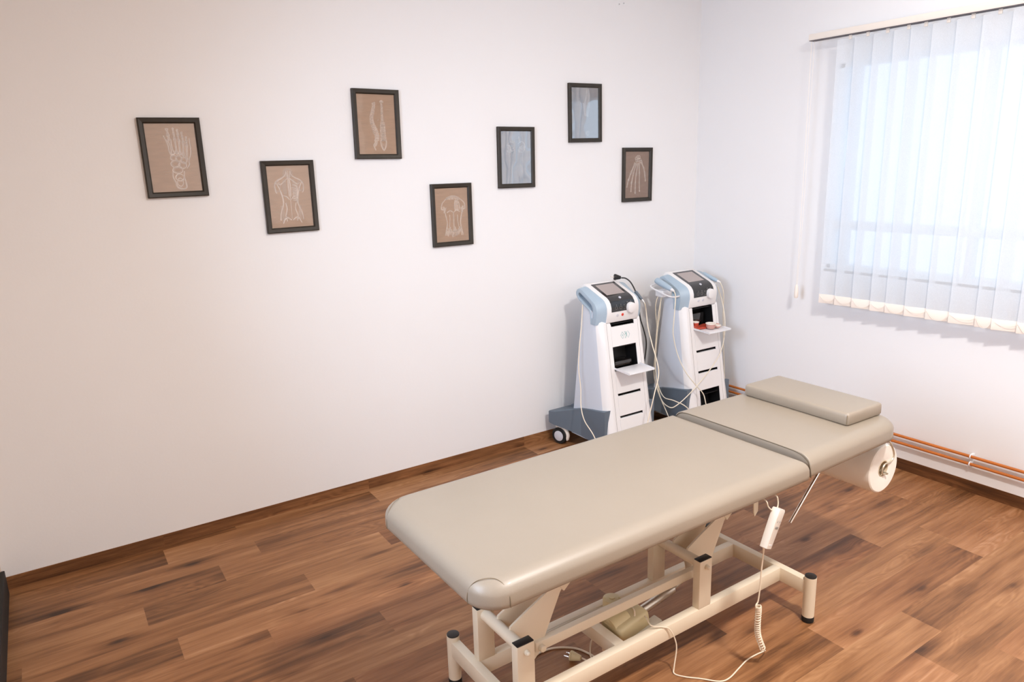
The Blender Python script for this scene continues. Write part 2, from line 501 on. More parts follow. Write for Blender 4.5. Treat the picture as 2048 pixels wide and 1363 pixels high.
for i, (st, an) in enumerate(zip(steps, angs)):
    cyy = -1.045 - st - SW / 2 * .97
    A = radians(an)
    zt_, zb_ = 2.272, .888
    ca, sa = cos(A), sin(A)
    nz_ = 24; ny_ = 6
    rings = []
    for a_ in range(nz_ + 1):
        z = zt_ + (zb_ - zt_) * a_ / nz_
        row = []
        for b_ in range(ny_ + 1):
            t = (b_ / ny_ - .5) * SW
            bow = .0025 * sin(a_ / nz_ * pi) * sin(i * 2.1) + .003 * (1 - (2 * b_ / ny_ - 1) ** 2)
            y = cyy - t * ca
            x = -.09 + t * sa + bow
            row.append(B((x, y, z)))
        rings.append(row)
    s_ = MB().loft(rings, cap=False, closed=False).build('slat', M_slat, bl, smooth=60)
    R_ = Matrix.Rotation(A, 3, 'Z')
    w = MB().box(Vector(B((-.09, cyy, .898))) - Vector((.0022, SW / 2, .025)), Vector(B((-.09, cyy, .898))) + Vector((.0022, SW / 2, .025)), bev=.001, rot=R_)
    w.build('weight_pocket', M_peach, s_)
    c = MB().box(Vector(B((-.09, cyy, 2.278))) - Vector((.003, .008, .012)), Vector(B((-.09, cyy, 2.278))) + Vector((.003, .008, .012)), bev=.001)
    c.build('slat_hook', M_rail, s_)
for i in range(len(steps) - 1):
    y0 = -1.05 - steps[i]; y1 = -1.05 - steps[i + 1]
    sag = .03 + .012 * sin(i * 3.3)
    pts = []
    for t in [q / 6 for q in range(7)]:
        pts.append(B((-.106, y0 + (y1 - y0) * t, .915 - sag * 4 * t * (1 - t))))
    MB().tube(pts, .0011, seg=6, smooth=2).build('bottom_chain', M_rail, bl)
# control cord loop with weight
m = MB().tube([B((-.094, -.883, 2.288)), B((-.094, -.884, 2.0)), B((-.092, -.886, 1.4)), B((-.09, -.884, .95))], .0014, seg=6, smooth=3)
m.tube([B((-.083, -.893, 2.288)), B((-.084, -.893, 1.9)), B((-.088, -.896, 1.4)), B((-.09, -.890, .95))], .0011, seg=6, smooth=3)
cd = m.build('control_cord', M_rail, bl)
m = MB().loft([[B((-.09 + r * cos(a), -.886 + r * sin(a), z)) for a in [k * pi / 8 for k in range(16)]] for r, z in ((.004, .955), (.009, .945), (.012, .91), (.012, .885), (.007, .875))])
m.build('cord_weight', M_peach, cd)

# ------------------------------------------------------------ framed pictures
FR = [(-3.2244, 1.7569, .0052), (-2.741, 1.5702, -.0003), (-2.279, 1.8978, -.0125), (-1.8813, 1.4324, -.0034), (-1.4566, 1.7228, -.0083), (-.9619, 1.9662, .0049), (-.5435, 1.5998, -.0092)]
FW, FH, FB = .245, .3304, .0235
def picture(i, label, strokes):
    x, z, t = FR[i]
    e = empty('framed_picture', (x, -.001, z), 0, label, 'picture', 'framed anatomy prints on the wall')
    e.rotation_euler = (0, -t, 0)
    # mitred frame, sloping profile
    prof = [(0, 0), (0, -.016), (.004, -.019), (.018, -.016), (.0235, -.010), (.0235, 0)]   # (inset, y)
    rings = []
    for sx, sz in ((-1, 1), (1, 1), (1, -1), (-1, -1), (-1, 1)):
        rings.append([(sx * (FW / 2 - d), y, sz * (FH / 2 - d)) for d, y in prof])
    MB().loft(rings, cap=False).build('frame', M_frame, e, smooth=20)
    iw, ih = FW / 2 - FB + .001, FH / 2 - FB + .001
    MB().box((-iw, -.006, -ih), (iw, -.0025, ih)).build('print', M_kraft if i < 4 else M_kraftd, e)
    gme = bpy.data.meshes.new('glazing')
    gme.from_pydata([(-iw, -.0090, -ih), (iw, -.0090, -ih), (iw, -.0090, ih), (-iw, -.0090, ih)], [], [(0, 1, 2, 3)])
    new_obj('glazing', gme, M_glazeboost if i in (4, 5) else M_glaze, e)
    # drawing: flat chalk strokes lying on the paper
    dw = [MB(), MB()]
    me = bpy.data.meshes.new('drawing'); vs, fs, mi = [], [], []
    W2, H2 = iw * 2, ih * 2
    for st in strokes:
        pts, wd, kind = st
        P = [Vector(((p[0] - .5) * W2, (.5 - p[1]) * H2)) for p in pts]
        if len(P) > 2:
            P = [Vector((q.x, q.y)) for q in catmull([(p.x, p.y, 0) for p in P], 4)]
        lv = -.00615 - .00004 * kind - .000002 * (len(vs) % 17)
        for k in range(len(P)):
            d = P[min(k + 1, len(P) - 1)] - P[max(k - 1, 0)]
            if d.length < 1e-7: d = Vector((1, 0))
            n = Vector((-d.y, d.x)).normalized() * wd * (.75 if kind else 1.1) * (.55 + .45 * sin(pi * (k + .5) / len(P)))
            a, b = P[k] + n, P[k] - n
            vs += [(a.x, lv, a.y), (b.x, lv, b.y)]
            if k:
                q = len(vs); fs.append((q - 4, q - 3, q - 1, q - 2)); mi.append(kind)
    me.from_pydata(vs, [], fs)
    for p, k in zip(me.polygons, mi): p.material_index = k
    new_obj('drawing', me, [M_chalk, M_chalkf, M_chalks], e)
    return e

def ell(cx, cy, rx, ry, n=12, a0=0, a1=2 * pi):
    return [(cx + rx * cos(a0 + (a1 - a0) * k / n), cy + ry * sin(a0 + (a1 - a0) * k / n)) for k in range(n + 1)]
def notes(r, rows, xs):
    out = []
    for y in rows:
        x = r.choice(xs); L = r.uniform(.06, .16)
        out.append(([(x, y), (x + L, y + r.uniform(-.004, .004))], .0009, 1))
    return out
def bone(x0, y0, x1, y1, w, th=.0016):
    """outline of a long bone with swollen ends"""
    dx, dy = x1 - x0, y1 - y0; L = math.hypot(dx, dy * 1.4) or 1
    nx, ny = -dy * 1.4 / L, dx / 1.4 / L
    f = lambda t, s: (x0 + dx * t + nx * s * w, y0 + dy * t + ny * s * w)
    return [([f(0, 1), f(.12, .9), f(.3, .5), (f(.7, .5)), f(.88, .9), f(1, 1), f(1.04, 0), f(1, -1), f(.88, -.9), f(.7, -.5), f(.3, -.5), f(.12, -.9), f(0, -1), f(-.04, 0), f(0, 1)], th, 0)]

def draw_foot(r):
    s = []
    toes = [((.44, .08), (.45, .17), (.46, .24), (.50, .44), .030), ((.56, .07), (.565, .15), (.57, .22), (.575, .44), .018), ((.64, .09), (.645, .17), (.65, .24), (.64, .45), .017), ((.72, .13), (.725, .2), (.73, .27), (.70, .47), .017), ((.80, .2), (.80, .26), (.795, .32), (.76, .52), .018)]
    for a, b, c, d, w in toes:
        s += bone(*a, *b, w * .8); s += bone(*b, *c, w * .9); s += bone(*c, *d, w * 1.1, .0018)
        s.append(([a, b, c, d], .004, 2))
    for cx, cy, rx, ry in ((.5, .50, .06, .04), (.6, .51, .06, .04), (.7, .54, .06, .045), (.52, .59, .09, .05), (.66, .61, .08, .05), (.55, .68, .1, .05)):
        s.append((ell(cx, cy, rx, ry), .0016, 0)); s.append((ell(cx, cy, rx * .7, ry * .6), .003, 2))
    s.append(([(.45, .70), (.44, .78), (.48, .86), (.50, .93), (.60, .96), (.68, .94), (.68, .86), (.66, .78), (.68, .70)], .0026, 0))
    s.append((ell(.57, .86, .06, .06), .0016, 0)); s.append((ell(.57, .79, .08, .05), .002, 0))
    s.append(([(.36, .18), (.42, .30), (.43, .40), (.46, .48)], .0022, 0))
    s.append(([(.86, .22), (.86, .42), (.80, .55), (.80, .60), (.74, .66)], .0016, 0))
    s.append(([(.44, .03), (.6, .02), (.75, .08), (.87, .18)], .0009, 1))
    s += notes(r, [.12, .15, .2, .25, .28, .42, .70, .74, .86], [.2, .24, .28]) + notes(r, [.7, .76, .8], [.74, .78])
    return s
def draw_back(r, ribs=True):
    s = [([(.5, .08), (.49, .2), (.5, .5), (.5, .85)], .0014, 0)]
    for sg in (-1, 1):
        f = lambda x, y: (.5 + sg * x, y)
        s.append(([f(.05, .09), f(.07, .15), f(.16, .2), f(.27, .24), f(.33, .3), f(.33, .4), f(.30, .44)], .0022, 0))
        s.append(([f(.30, .27), f(.25, .34), f(.2, .44), f(.17, .55), f(.18, .64), f(.25, .76), f(.27, .88)], .0022, 0))
        s.append(([f(.02, .2), f(.1, .25), f(.2, .3), f(.26, .28)], .0016, 0))
        s.append(([f(.02, .88), f(.1, .84), f(.17, .86), f(.22, .93)], .0026, 0))
        s.append(([f(.02, .55), f(.08, .5), f(.16, .48)], .0013, 0))
        s.append(([f(.04, .1), f(.02, .2), f(.03, .35), f(.02, .5)], .0012, 0))
        s.append(([f(.12, .6), f(.10, .7), f(.14, .8), f(.12, .9)], .0018, 0))
        s.append((ell(.5 + sg * .27, .33, .07, .08), .006, 2))
        s.append(([f(.1, .22), f(.12, .35), f(.1, .46)], .014, 2))
        s.append(([f(.22, .64), f(.2, .78), f(.22, .88)], .010, 2))
    s.append((ell(.5, .12, .09, .06), .010, 2))
    if ribs:
        for k in range(8):
            y = .36 + k * .028
            s.append(([(.56, y), (.62, y + .008), (.67, y + .03), (.64, y + .045)], .0016, 0))
        s.append(([(.58, .31), (.66, .33), (.68, .4), (.66, .5)], .003, 0))
    s += notes(r, [.2, .26, .55, .6, .66, .7, .74, .82, .9], [.08, .1, .12]) + notes(r, [.58, .62, .66, .72, .8], [.78, .8])
    return s
def draw_spine(r):
    s = []
    N = 24
    for k in range(N):
        t = k / (N - 1); y = .14 + .62 * t
        xb = .47 - .10 * sin(t * pi * 1.15) ** 2 + .05 * t
        w = .018 + .022 * t
        s.append(([(xb - w, y), (xb + w, y + .004)], .0028, 0))
        s.append(([(xb - w, y), (xb - w - .045, y + .018)], .0018, 0))
        xf = .655
        w2 = .022 + .02 * t
        s.append((([(xf - w2, y), (xf - w2 * .2, y + .008), (xf + w2, y)]), .0026, 0))
        s.append(([(xf - w2 * 1.9, y + .004), (xf + w2 * 1.9, y + .004)], .0014 if t < .55 else .0024, 0 if t > .5 else 1))
    s.append(([(.47, .13), (.44, .3), (.37, .45), (.40, .62), (.50, .76)], .007, 2))
    s.append(([(.655, .13), (.655, .78)], .010, 2))
    s.append(([(.49, .77), (.46, .84), (.40, .86), (.44, .93)], .0035, 0)); s.append(([(.47, .76), (.42, .82), (.38, .85)], .003, 0))
    s.append(([(.58, .78), (.60, .86), (.66, .93), (.72, .86), (.73, .78), (.66, .76), (.58, .78)], .003, 0))
    s.append(([(.62, .8), (.66, .9), (.69, .8)], .006, 2)); s.append(([(.61, .13), (.655, .11), (.70, .13)], .004, 0))
    s += notes(r, [.2, .28, .36, .42, .5, .8, .84, .88, .91], [.1, .14]) + notes(r, [.16, .24, .52, .58, .84, .87, .9], [.76, .8])
    s.append(([(.535, .43), (.55, .42)], .0012, 0))
    return s
def draw_torso(r):
    s = []
    s.append(([(.30, .22), (.42, .17), (.55, .155), (.68, .18), (.80, .23)], .004, 0))
    for k in range(9):
        x = .36 + k * .045
        s.append(([(x, .175), (x - .01, .215)], .003, 0))
    for sg in (-1, 1):
        f = lambda x, y: (.55 + sg * x, y)
        s.append(([f(.24, .22), f(.33, .28), f(.36, .38), f(.30, .40)], .003, 0))
        s.append(([f(.22, .36), f(.25, .46), f(.22, .56), f(.20, .66), f(.24, .78), f(.28, .88)], .0026, 0))
        s.append(([f(.3, .34), f(.26, .42), f(.28, .46)], .006, 0))
        s.append(([f(.02, .45), f(.1, .42), f(.2, .45)], .002, 0))
        s.append(([f(.12, .5), f(.12, .6), f(.14, .72)], .0016, 0))
    s.append(([(.55, .45), (.55, .6), (.55, .85)], .003, 0))
    for k in range(6):
        y = .27 + k * .028
        s.append(([(.60, y), (.66, y - .006), (.70, y + .01)], .0022, 0))
    s.append(([(.60, .25), (.62, .24), (.72, .23)], .0035, 0)); s.append(([(.60, .25), (.59, .34), (.60, .42)], .003, 0)); s.append(([(.71, .25), (.74, .33), (.72, .42)], .002, 0))
    for k in range(16):
        x = .32 + k * .03; y = .76 + .04 * sin(k * 1.3)
        s.append(([(x, y), (x + .02 * sin(k), y + .1 + .02 * cos(k * 2))], .0030, 0))
    s.append(([(.34, .74), (.45, .80), (.55, .82), (.66, .80), (.78, .73)], .0035, 0))
    s.append(([(.4, .84), (.55, .88), (.72, .84)], .012, 2))
    s += notes(r, [.1, .12, .15, .18, .5, .55, .6, .65, .7, .9], [.08, .12]) + notes(r, [.5, .56, .62, .9], [.78])
    return s
def draw_pelvis(r):
    s = []
    for sg in (-1, 1):
        f = lambda x, y: (.5 + sg * x, y)
        for k in range(9):
            a = r.uniform(0, 2 * pi); cx = .12 + .13 * r.random(); cy = .30 + .09 * r.random()
            s.append((ell(.5 + sg * cx, cy, .05, .03, 8), .0018, 0))
        s.append(([f(.05, .24), f(.2, .2), f(.3, .27), f(.27, .36), f(.14, .4), f(.06, .36)], .0030, 0))
        s.append(([f(.16, .4), f(.14, .6), f(.15, .95)], .0014, 0)); s.append(([f(.24, .38), f(.2, .6), f(.22, .95)], .0014, 0))
        s.append(([f(.1, .1), f(.12, .2)], .0014, 0))
    s.append(([(.46, .17), (.6, .15), (.66, .2)], .0013, 1))
    return s
def draw_leg(r):
    s = []
    s.append(([(.58, .03), (.56, .12), (.53, .22), (.50, .3), (.50, .42), (.53, .56)], .004, 0))
    s.append(([(.64, .03), (.68, .14), (.66, .25), (.67, .35), (.62, .48), (.60, .58)], .004, 0))
    s.append(([(.61, .05), (.62, .2), (.63, .35), (.61, .5)], .010, 2)); s.append(([(.61, .08), (.635, .2), (.64, .32), (.60, .52)], .0035, 0))
    s.append(([(.55, .35), (.57, .45), (.57, .56)], .002, 0)); s.append(([(.44, .3), (.47, .42), (.5, .54)], .003, 0))
    s.append((ell(.60, .90, .07, .04), .0022, 0))
    for k in range(4): s.append(([(.56 + .025 * k, .87), (.56 + .025 * k, .93)], .0014, 0))
    s += notes(r, [.2, .3, .4, .5, .6], [.76])
    return s
def draw_hand(r):
    s = []
    wr = (.56, .16)
    for cx, cy in ((.46, .15), (.52, .12), (.58, .12), (.48, .2), (.55, .19), (.62, .18), (.66, .22)):
        s.append((ell(cx, cy, .045, .028, 8), .0018, 0)); s.append((ell(cx, cy, .03, .015, 8), .004, 2))
    fing = [((.40, .25), (.24, .46), (.13, .62), (.08, .76)), ((.46, .26), (.34, .48), (.27, .68), (.25, .86)), ((.52, .26), (.46, .5), (.43, .7), (.43, .9)), ((.58, .25), (.60, .48), (.60, .68), (.62, .86)), ((.68, .24), (.78, .36), (.82, .46), (.86, .64))]
    for f in fing:
        s += bone(*f[0], *f[1], .022, .0018) + bone(*f[1], *f[2], .018, .0018)
        m = ((f[2][0] + f[3][0]) / 2, (f[2][1] + f[3][1]) / 2)
        s += bone(*f[2], *m, .016, .0018) + bone(*m, *f[3], .014, .0018)
        s.append(([f[0], f[1], f[2], f[3]], .004, 2))
    s += notes(r, [.14, .17, .22, .26, .34, .36], [.12, .16]) + notes(r, [.15, .18, .4, .44], [.78, .82])
    return s
def sketchy(st, r):
    out = []
    for pts, w, k in st:
        out.append((pts, w, k))
        if k == 0:
            for q in range(3):
                dx, dy = r.uniform(-.012, .012), r.uniform(-.009, .009)
                out.append(([(x + dx + r.uniform(-.004, .004), y + dy + r.uniform(-.003, .003)) for x, y in pts], w * r.uniform(.8, 1.6), 2))
    return out
labs = ['dark framed print of a foot skeleton, first from the left', 'dark framed chalk print of a human back with hips, second from left',
        'dark framed print of two spines, hung high above torso prints', 'dark framed print of a front torso, lowest hung in the row',
        'dark framed wrist bones print with bright bluish window reflection', 'dark framed leg print, highest and nearest the ceiling on wall', 'dark framed print of hand bones, closest to the room corner']
drs = [draw_foot, draw_back, draw_spine, draw_torso, draw_pelvis, draw_leg, draw_hand]
for i in range(7):
    picture(i, labs[i], sketchy(drs[i](random.Random(40 + i)), random.Random(80 + i)))

# ------------------------------------------------------------ treatment table
BX, BY, BT = -2.8194, -1.8461, .0117
LN, SP, HC, HB, TBH, TW = 1.2355, .2443, .1878, .1679, .0565, .031
RL = .1105
tb = empty('treatment_table', (BX, BY, 0), BT, 'cream steel electric treatment table with greige vinyl top', 'treatment table')
def L(u, v, z): return (u, -v, z)
def lbox(mb, u0, u1, v0, v1, z0, z1, **k):
    return mb.box((u0, -max(v0, v1), z0), (u1, -min(v0, v1), z1), **k)
# base frame
m = MB()
for u in (0, LN): lbox(m, u - TW / 2, u + TW / 2, -SP, SP, HB - TBH, HB, bev=.003)
for v in (-RL, RL): lbox(m, TW / 2 - .002, LN - TW / 2 + .002, v - TW / 2, v + TW / 2, HB - TBH, HB - .0005, bev=.003)
lbox(m, .408, .447, -RL + .012, RL - .012, HB - .05, HB - .001, bev=.003)
m.prism([(.415, .125), (.44, .125), (.435, .095), (.42, .095)], 'y', -.02, -.026, bev=.001)
base = m.build('base_frame', M_powder, tb)
for u in (0, LN):
    for v in (-SP, SP):
        lg = MB().cyl(L(u, v, .022), L(u, v, HC - .004), .0215, seg=36).build('leg', M_powder, tb)
        MB().cyl(L(u, v, HC - .005), L(u, v, HC), .0208, seg=36, bev=.0015).build('end_cap', M_black, lg)
        MB().cyl(L(u, v, 0), L(u, v, .023), .0222, seg=36, bev=.002).build('rubber_foot', M_rubber, lg)
HP = .3522; PU = (.0093, .7683); PLn, PW = .0612, .0312
for u in PU:
    for v in (-RL, RL):
        m = MB(); lbox(m, u, u + PLn, v - PW / 2, v + PW / 2, HB - .002, HP - .003, bev=.003)
        po = m.build('post', M_powder, tb)
        m = MB(); lbox(m, u + .001, u + PLn - .001, v - PW / 2 + .001, v + PW / 2 - .001, HP - .004, HP, bev=.0025)
        m.build('end_cap', M_black, po)
        sg = 1 if v > 0 else -1
        m = MB().cyl(L(u + .031, v + sg * PW / 2, .325), L(u + .031, v + sg * (PW / 2 + .010), .325), .0085, seg=20, bev=.002)
        m.sphere(L(u + .031, v + sg * (PW / 2 + .010), .325), .0075)
        m.build('bolt_cap', M_powder, po)
    MB().cyl(L(u + .031, -RL + PW / 2 - .002, .325), L(u + .031, RL - PW / 2 + .002, .325), .0185, seg=32).build('pivot_tube', M_powder, tb)
# lift arms: cranked plates in pairs plus the arms that carry the top
for ui, u in enumerate(PU):
    for v in (-.034, .034):
        d = u - PU[0]
        pol = [(.040 + d, .318), (.046 + d, .352), (.10 + d, .379), (.235 + d, .442), (.275 + d, .478), (.283 + d, .462), (.250 + d, .424), (.233 + d, .399), (.200 + d, .330), (.168 + d, .262), (.150 + d, .222), (.132 + d, .205), (.116 + d, .212), (.112 + d, .235), (.085 + d, .29)]
        m = MB().prism(pol, 'y', -v - .004, -v + .004, bev=.0012)
        m.box((-.18, -.006, -.016), (.17, .006, .016), bev=.003, M=Matrix.Translation((.375 + d, -v, .525)) @ Matrix.Rotation(-radians(40), 4, 'Y'))
        m.build('lift_arm', M_powder, tb)
    m = MB().cyl(L(.50 + u - PU[0], -.12, .612), L(.50 + u - PU[0], .12, .612), .016, seg=24)
    m.build('upper_pivot_tube', M_powder, tb)
# link bars between the cranks
m = MB(); lbox(m, .128, .905, .028, .051, .235, .269, bev=.003); m.build('link_bar', M_powder, tb)
for q, w_ in ((.146, .066), (.893, .062)): MB().cyl(L(q, .050, .250), L(q, w_, .250), .011, seg=20, bev=.002).build('link_bolt', M_powder, tb)
# cables tied to the bar
m = MB()
for k in range(3):
    m.tube([L(.15, -.02 + .008 * k, .225 + .006 * (k % 2)), L(.25, -.022 + .008 * k, .232), L(.36, -.018 + .007 * k, .235), L(.47, -.02, .222)], .0035, seg=8)
m.build('cable_bundle', M_cordy, tb)
# actuator: motor, gear housing, control box, push tube
m = MB()
m.cyl(L(.507, -.03, .150), L(.507, -.03, .236), .0315, seg=36, bev=.004)
m.cyl(L(.507, -.03, .236), L(.507, -.03, .240), .011, seg=20)
for a in (.6, .6 + pi): m.cyl(L(.507 + .025 * cos(a), -.03 + .025 * sin(a), .236), L(.507 + .025 * cos(a), -.03 + .025 * sin(a), .239), .004, seg=12)
mot = m.build('motor', M_motor, tb)
R_ = Matrix.Rotation(-radians(12), 4, 'Y')
m = MB().box((-.070, -.046, -.055), (.068, .046, .048), bev=.014, seg=3, M=Matrix.Translation(L(.540, .014, .140)) @ R_)
m.cyl(L(.468, .0, .150), L(.54, .0, .165), .044, seg=28, bev=.006)
m.build('gear_housing', M_motor, mot)
m = MB().box((-.075, -.02, -.032), (.075, .02, .03), bev=.005, M=Matrix.Translation(L(.575, .058, .11)) @ R_)
for k in range(5): m.box((-.07 + .03 * k, -.0225, -.03), (-.066 + .03 * k, -.018, .028), M=Matrix.Translation(L(.575, .058, .11)) @ R_)
m.build('control_box', M_mlabel, mot)
MB().box((-.004, -.036, -.03), (.004, .036, .03), bev=.002, M=Matrix.Translation(L(.466, .015, .108)) @ R_).build('socket_panel', M_rubber, mot)
m = MB().tube([L(.535, .052, .17), L(.552, .034, .199), L(.565, 0, .198), L(.566, -.02, .17)], .003, smooth=4)
m.build('cable_tie', M_cordw, mot)
m = MB().cyl(L(.59, -.002, .150), L(.775, -.002, .183), .016, seg=28, bev=.002)
m.cyl(L(.77, -.002, .182), L(.875, -.002, .216), .009, seg=20)
m.build('push_tube', mat('brushed_aluminium', srgb(206, 198, 186), .3, metal=.8, var=.04), tb)
MB().box(L(.858, .014, .206), L(.884, -.018, .230), bev=.006).build('rubber_bush', M_rubber, tb)

# the frame under the top
ZT, TH = .706, .072
m = MB()
for v in (-.15, .15):
    lbox(m, -.10, 1.05, v - .0125, v + .0125, .598, .623, bev=.003)
    lbox(m, 1.11, 1.60, v - .0125, v + .0125, .600, .625, bev=.003)
for u in (-.09, .5, 1.03, 1.12, 1.58): lbox(m, u - .0125, u + .0125, -.15, .15, .598, .622, bev=.003)
m.build('top_frame', M_powder, tb)

def pad(name, u0, u1, v0, v1, zt, th, rc0, rc1, er, parent, mat_, flat0=False, flat1=False, crown=.004, taper=0):
    """upholstered pad: plan rounded rectangle, rounded top edge running into a tucked-in side"""
    # profile (inset, z)
    prof = [(er * 1.0 * .10, zt - th), (0.0, zt - th + .006), (0.0, zt - th + .016)]
    n = 9
    for k in range(n + 1):
        a = k / n * pi / 2
        prof.append((er * (1 - cos(a)) , zt - er * .86 * (1 - sin(a)) - .000))
    prof[3:4] = []
    for k in range(1, 6):
        prof.append((er + .02 * k * k * .35 + .01 * k, zt + crown * (k / 5) * .6))
    hw0 = (u1 - u0); 
    maxin = min((u1 - u0), (v1 - v0)) / 2 - .002
    def outline(ins):
        ins = min(ins, maxin)
        pts = []
        e0 = (.0 if flat0 else 1.0); e1 = (.0 if flat1 else 1.0)
        a0 = u0 + ins * e0 + (.003 if flat0 and ins > .001 else 0) ; a1 = u1 - ins * e1 - (.003 if flat1 and ins > .001 else 0)
        b0 = v0 + ins; b1 = v1 - ins
        def tap(u, v): return v * (1 - taper * (u - u0) / (u1 - u0))
        N = 8
        for (cu, cv, su, sv, rc, st) in ((a1, b1, -1, -1, rc1, 0), (a0, b1, 1, -1, rc0, pi / 2), (a0, b0, 1, 1, rc0, pi), (a1, b0, -1, 1, rc1, 3 * pi / 2)):
            r = max(rc - ins * .6, .004)
            for k in range(N + 1):
                t = st + k / N * pi / 2
                pu = cu + su * r + r * cos(t); pv = cv + sv * r + r * sin(t)
                pts.append((pu, tap(pu, pv)))
        # subdivide the long runs so the loft stays regular
        return pts
    rings = [[L(p[0], p[1], z) for p in outline(i_)] for i_, z in prof]
    me_ = MB().loft(rings)
    return me_.build(name, mat_, parent, smooth=50)
main = pad('table_pad', -.205, 1.083, -.316, .312, ZT, TH, .085, .012, .050, tb, M_vinyl, flat1=False, crown=.004)
head = pad('head_pad', 1.088, 1.690, -.312, .306, ZT + .009, TH + .006, .008, .095, .050, tb, M_vinyl, flat0=True, crown=.003, taper=.04)
MB().box(L(-.155, .270, ZT - TH - .008), L(1.07, -.275, ZT - TH + .002), bev=.002).build('pad_board', M_ply, main)
MB().box(L(1.10, .255, ZT - TH - .006), L(1.63, -.26, ZT - TH + .004), bev=.002).build('pad_board', M_ply, head)
# piping along the head pad's edge and stitch arc on the foot corner
pts = [L(1.0875, .309, .640), L(1.0875, .307, .660), L(1.0875, .297, .688), L(1.0875, .280, .703), L(1.0875, .255, .712), L(1.0875, .20, .7155), L(1.0875, .0, .7158), L(1.0875, -.20, .7155), L(1.0875, -.262, .712), L(1.0875, -.288, .702), L(1.0875, -.304, .685)]
MB().tube(pts, .0016, seg=8, smooth=4).build('piping', M_seamd, head)
arc = [L(-.2045, .235, .637), L(-.205, .234, .655), L(-.200, .236, .678), L(-.186, .244, .696), L(-.165, .258, .7045), L(-.145, .272, .7035), L(-.135, .290, .696), L(-.130, .3045, .680), L(-.128, .3120, .660), L(-.128, .3130, .638)]
MB().tube(arc, .0009, seg=6, smooth=5).build('corner_seam', M_seam, main)
arc = [L(-.2045, -.240, .637), L(-.205, -.238, .655), L(-.200, -.240, .678), L(-.186, -.248, .696), L(-.165, -.262, .7045), L(-.145, -.276, .7035), L(-.135, -.294, .696), L(-.130, -.3085, .680), L(-.128, -.316, .660), L(-.128, -.317, .638)]
MB().tube(arc, .0009, seg=6, smooth=5).build('corner_seam', M_seam, main)
# chrome strut of the head section
MB().cyl(L(1.365, .2, .622), L(1.153, .2, .408), .0062, seg=20, bev=.001).build('support_rod', M_chrome, tb)
# paper roll holder: bent wire
w = [L(1.60, .20, .628), L(1.655, .235, .625), L(1.70, .236, .600), L(1.735, .236, .565), L(1.752, .236, .525), L(1.73, .236, .503), L(1.692, .236, .503), L(1.676, .236, .485), L(1.680, .236, .466), L(1.697, .236, .462), L(1.700, .20, .466), L(1.698, -.26, .478), L(1.690, -.27, .52), L(1.66, -.24, .60), L(1.60, -.2, .628)]
MB().tube(w, .0038, seg=10, smooth=5).build('roll_holder', mat('satin_steel_wire', srgb(200, 190, 170), .3, metal=.6, var=.04), tb)
# hand control hook
w = [L(.862, .25, .628), L(.863, .30, .622), L(.868, .308, .602), L(.884, .310, .586), L(.902, .310, .579), L(.917, .308, .586), L(.920, .306, .606), L(.916, .298, .624), L(.91, .25, .629)]
MB().tube(w, .0022, seg=8, smooth=5).build('control_hook', M_cordy, tb)
MB().prism([(.838, .628), (.862, .628), (.862, .575), (.848, .560), (.842, .575)], 'y', -.275, -.272).build('hook_plate', M_powder, tb)

# paper roll hanging in its holder under the head end
Rz = Matrix.Rotation(BT, 4, 'Z'); T0 = Matrix.Translation((BX, BY, 0))
def Wd(u, v, z): return (T0 @ Rz) @ Vector((u, -v, z))
rc = Wd(1.688, .235, .485)
pr = empty('paper_roll', Wd(1.688, -.02, .385), BT, 'white examination paper roll hanging under the table head end', 'paper roll')
m = MB()
def ring(r, y): return [(r * cos(a), y, .1 + r * sin(a)) for a in [k * 2 * pi / 64 for k in range(64)]]
m.loft([ring(.0335, -.252), ring(.045, -.2545), ring(.094, -.2545), ring(.0985, -.251), ring(.1, -.245), ring(.1, .245), ring(.0985, .251), ring(.0335, .252)], cap=False)
m.build('paper', M_paper, pr, smooth=30)
m = MB().loft([ring(.033, -.2535), ring(.033, .2535)], cap=False); m.loft([ring(.030, -.2535), ring(.033, -.2535)], cap=False); m.loft([ring(.030, -.2535), ring(.030, .2535)], cap=False)
m.build('core', M_cardboard, pr)

# pillow on the head section
pw = empty('head_cushion', Wd(1.545, -.012, ZT + .009), BT - radians(1.2), 'flat rectangular greige vinyl cushion lying on the table head end', 'cushion')
def softbox(w, d, h, r, taper=.0, n=5):
    rings = []
    prof = [(.012, 0), (.004, .003), (.0, .010), (0, h - .016)] + [(r * (1 - cos(k / 4 * pi / 2)), h - r + r * sin(k / 4 * pi / 2)) for k in range(1, 5)] + [(.03, h + .001), (.06, h + .002), (.09, h + .0025)]
    for ins, z in prof:
        pts = []
        for cx, cy, st in ((1, 1, 0), (-1, 1, pi / 2), (-1, -1, pi), (1, -1, 3 * pi / 2)):
            rr = max(.014 - ins * .5, .002)
            for k in range(n + 1):
                a = st + k / n * pi / 2
                x = cx * (w / 2 - ins - rr) + rr * cos(a); y = cy * (d / 2 - ins - rr) + rr * sin(a)
                pts.append((x, y, z + .002 * sin(9 * x + 5) * cos(7 * y) * (z / h)))
        rings.append(pts)
    return rings
m = MB().loft(softbox(.222, .476, .050, .012))
pc = m.build('cushion', M_vinyl, pw, smooth=50)
seam = [(-.111 + .0005, -.232, z) for z in (.006, .02, .035, .043)]
MB().tube(seam, .001, seg=6, smooth=3).build('corner_seam', M_seam, pc)
seam = [(.1105, -.226, z) for z in (.006, .02, .035, .043)]
MB().tube(seam, .001, seg=6, smooth=3).build('corner_seam', M_seam, pc)

# hand control with coiled cable
hc = empty('hand_control', Wd(.88, .30, .455), BT, 'white hand control hooked on table side with coiled cable to floor', 'hand control')
hm = (T0 @ Rz @ Matrix.Translation(L(.88, .30, .455))).inverted()
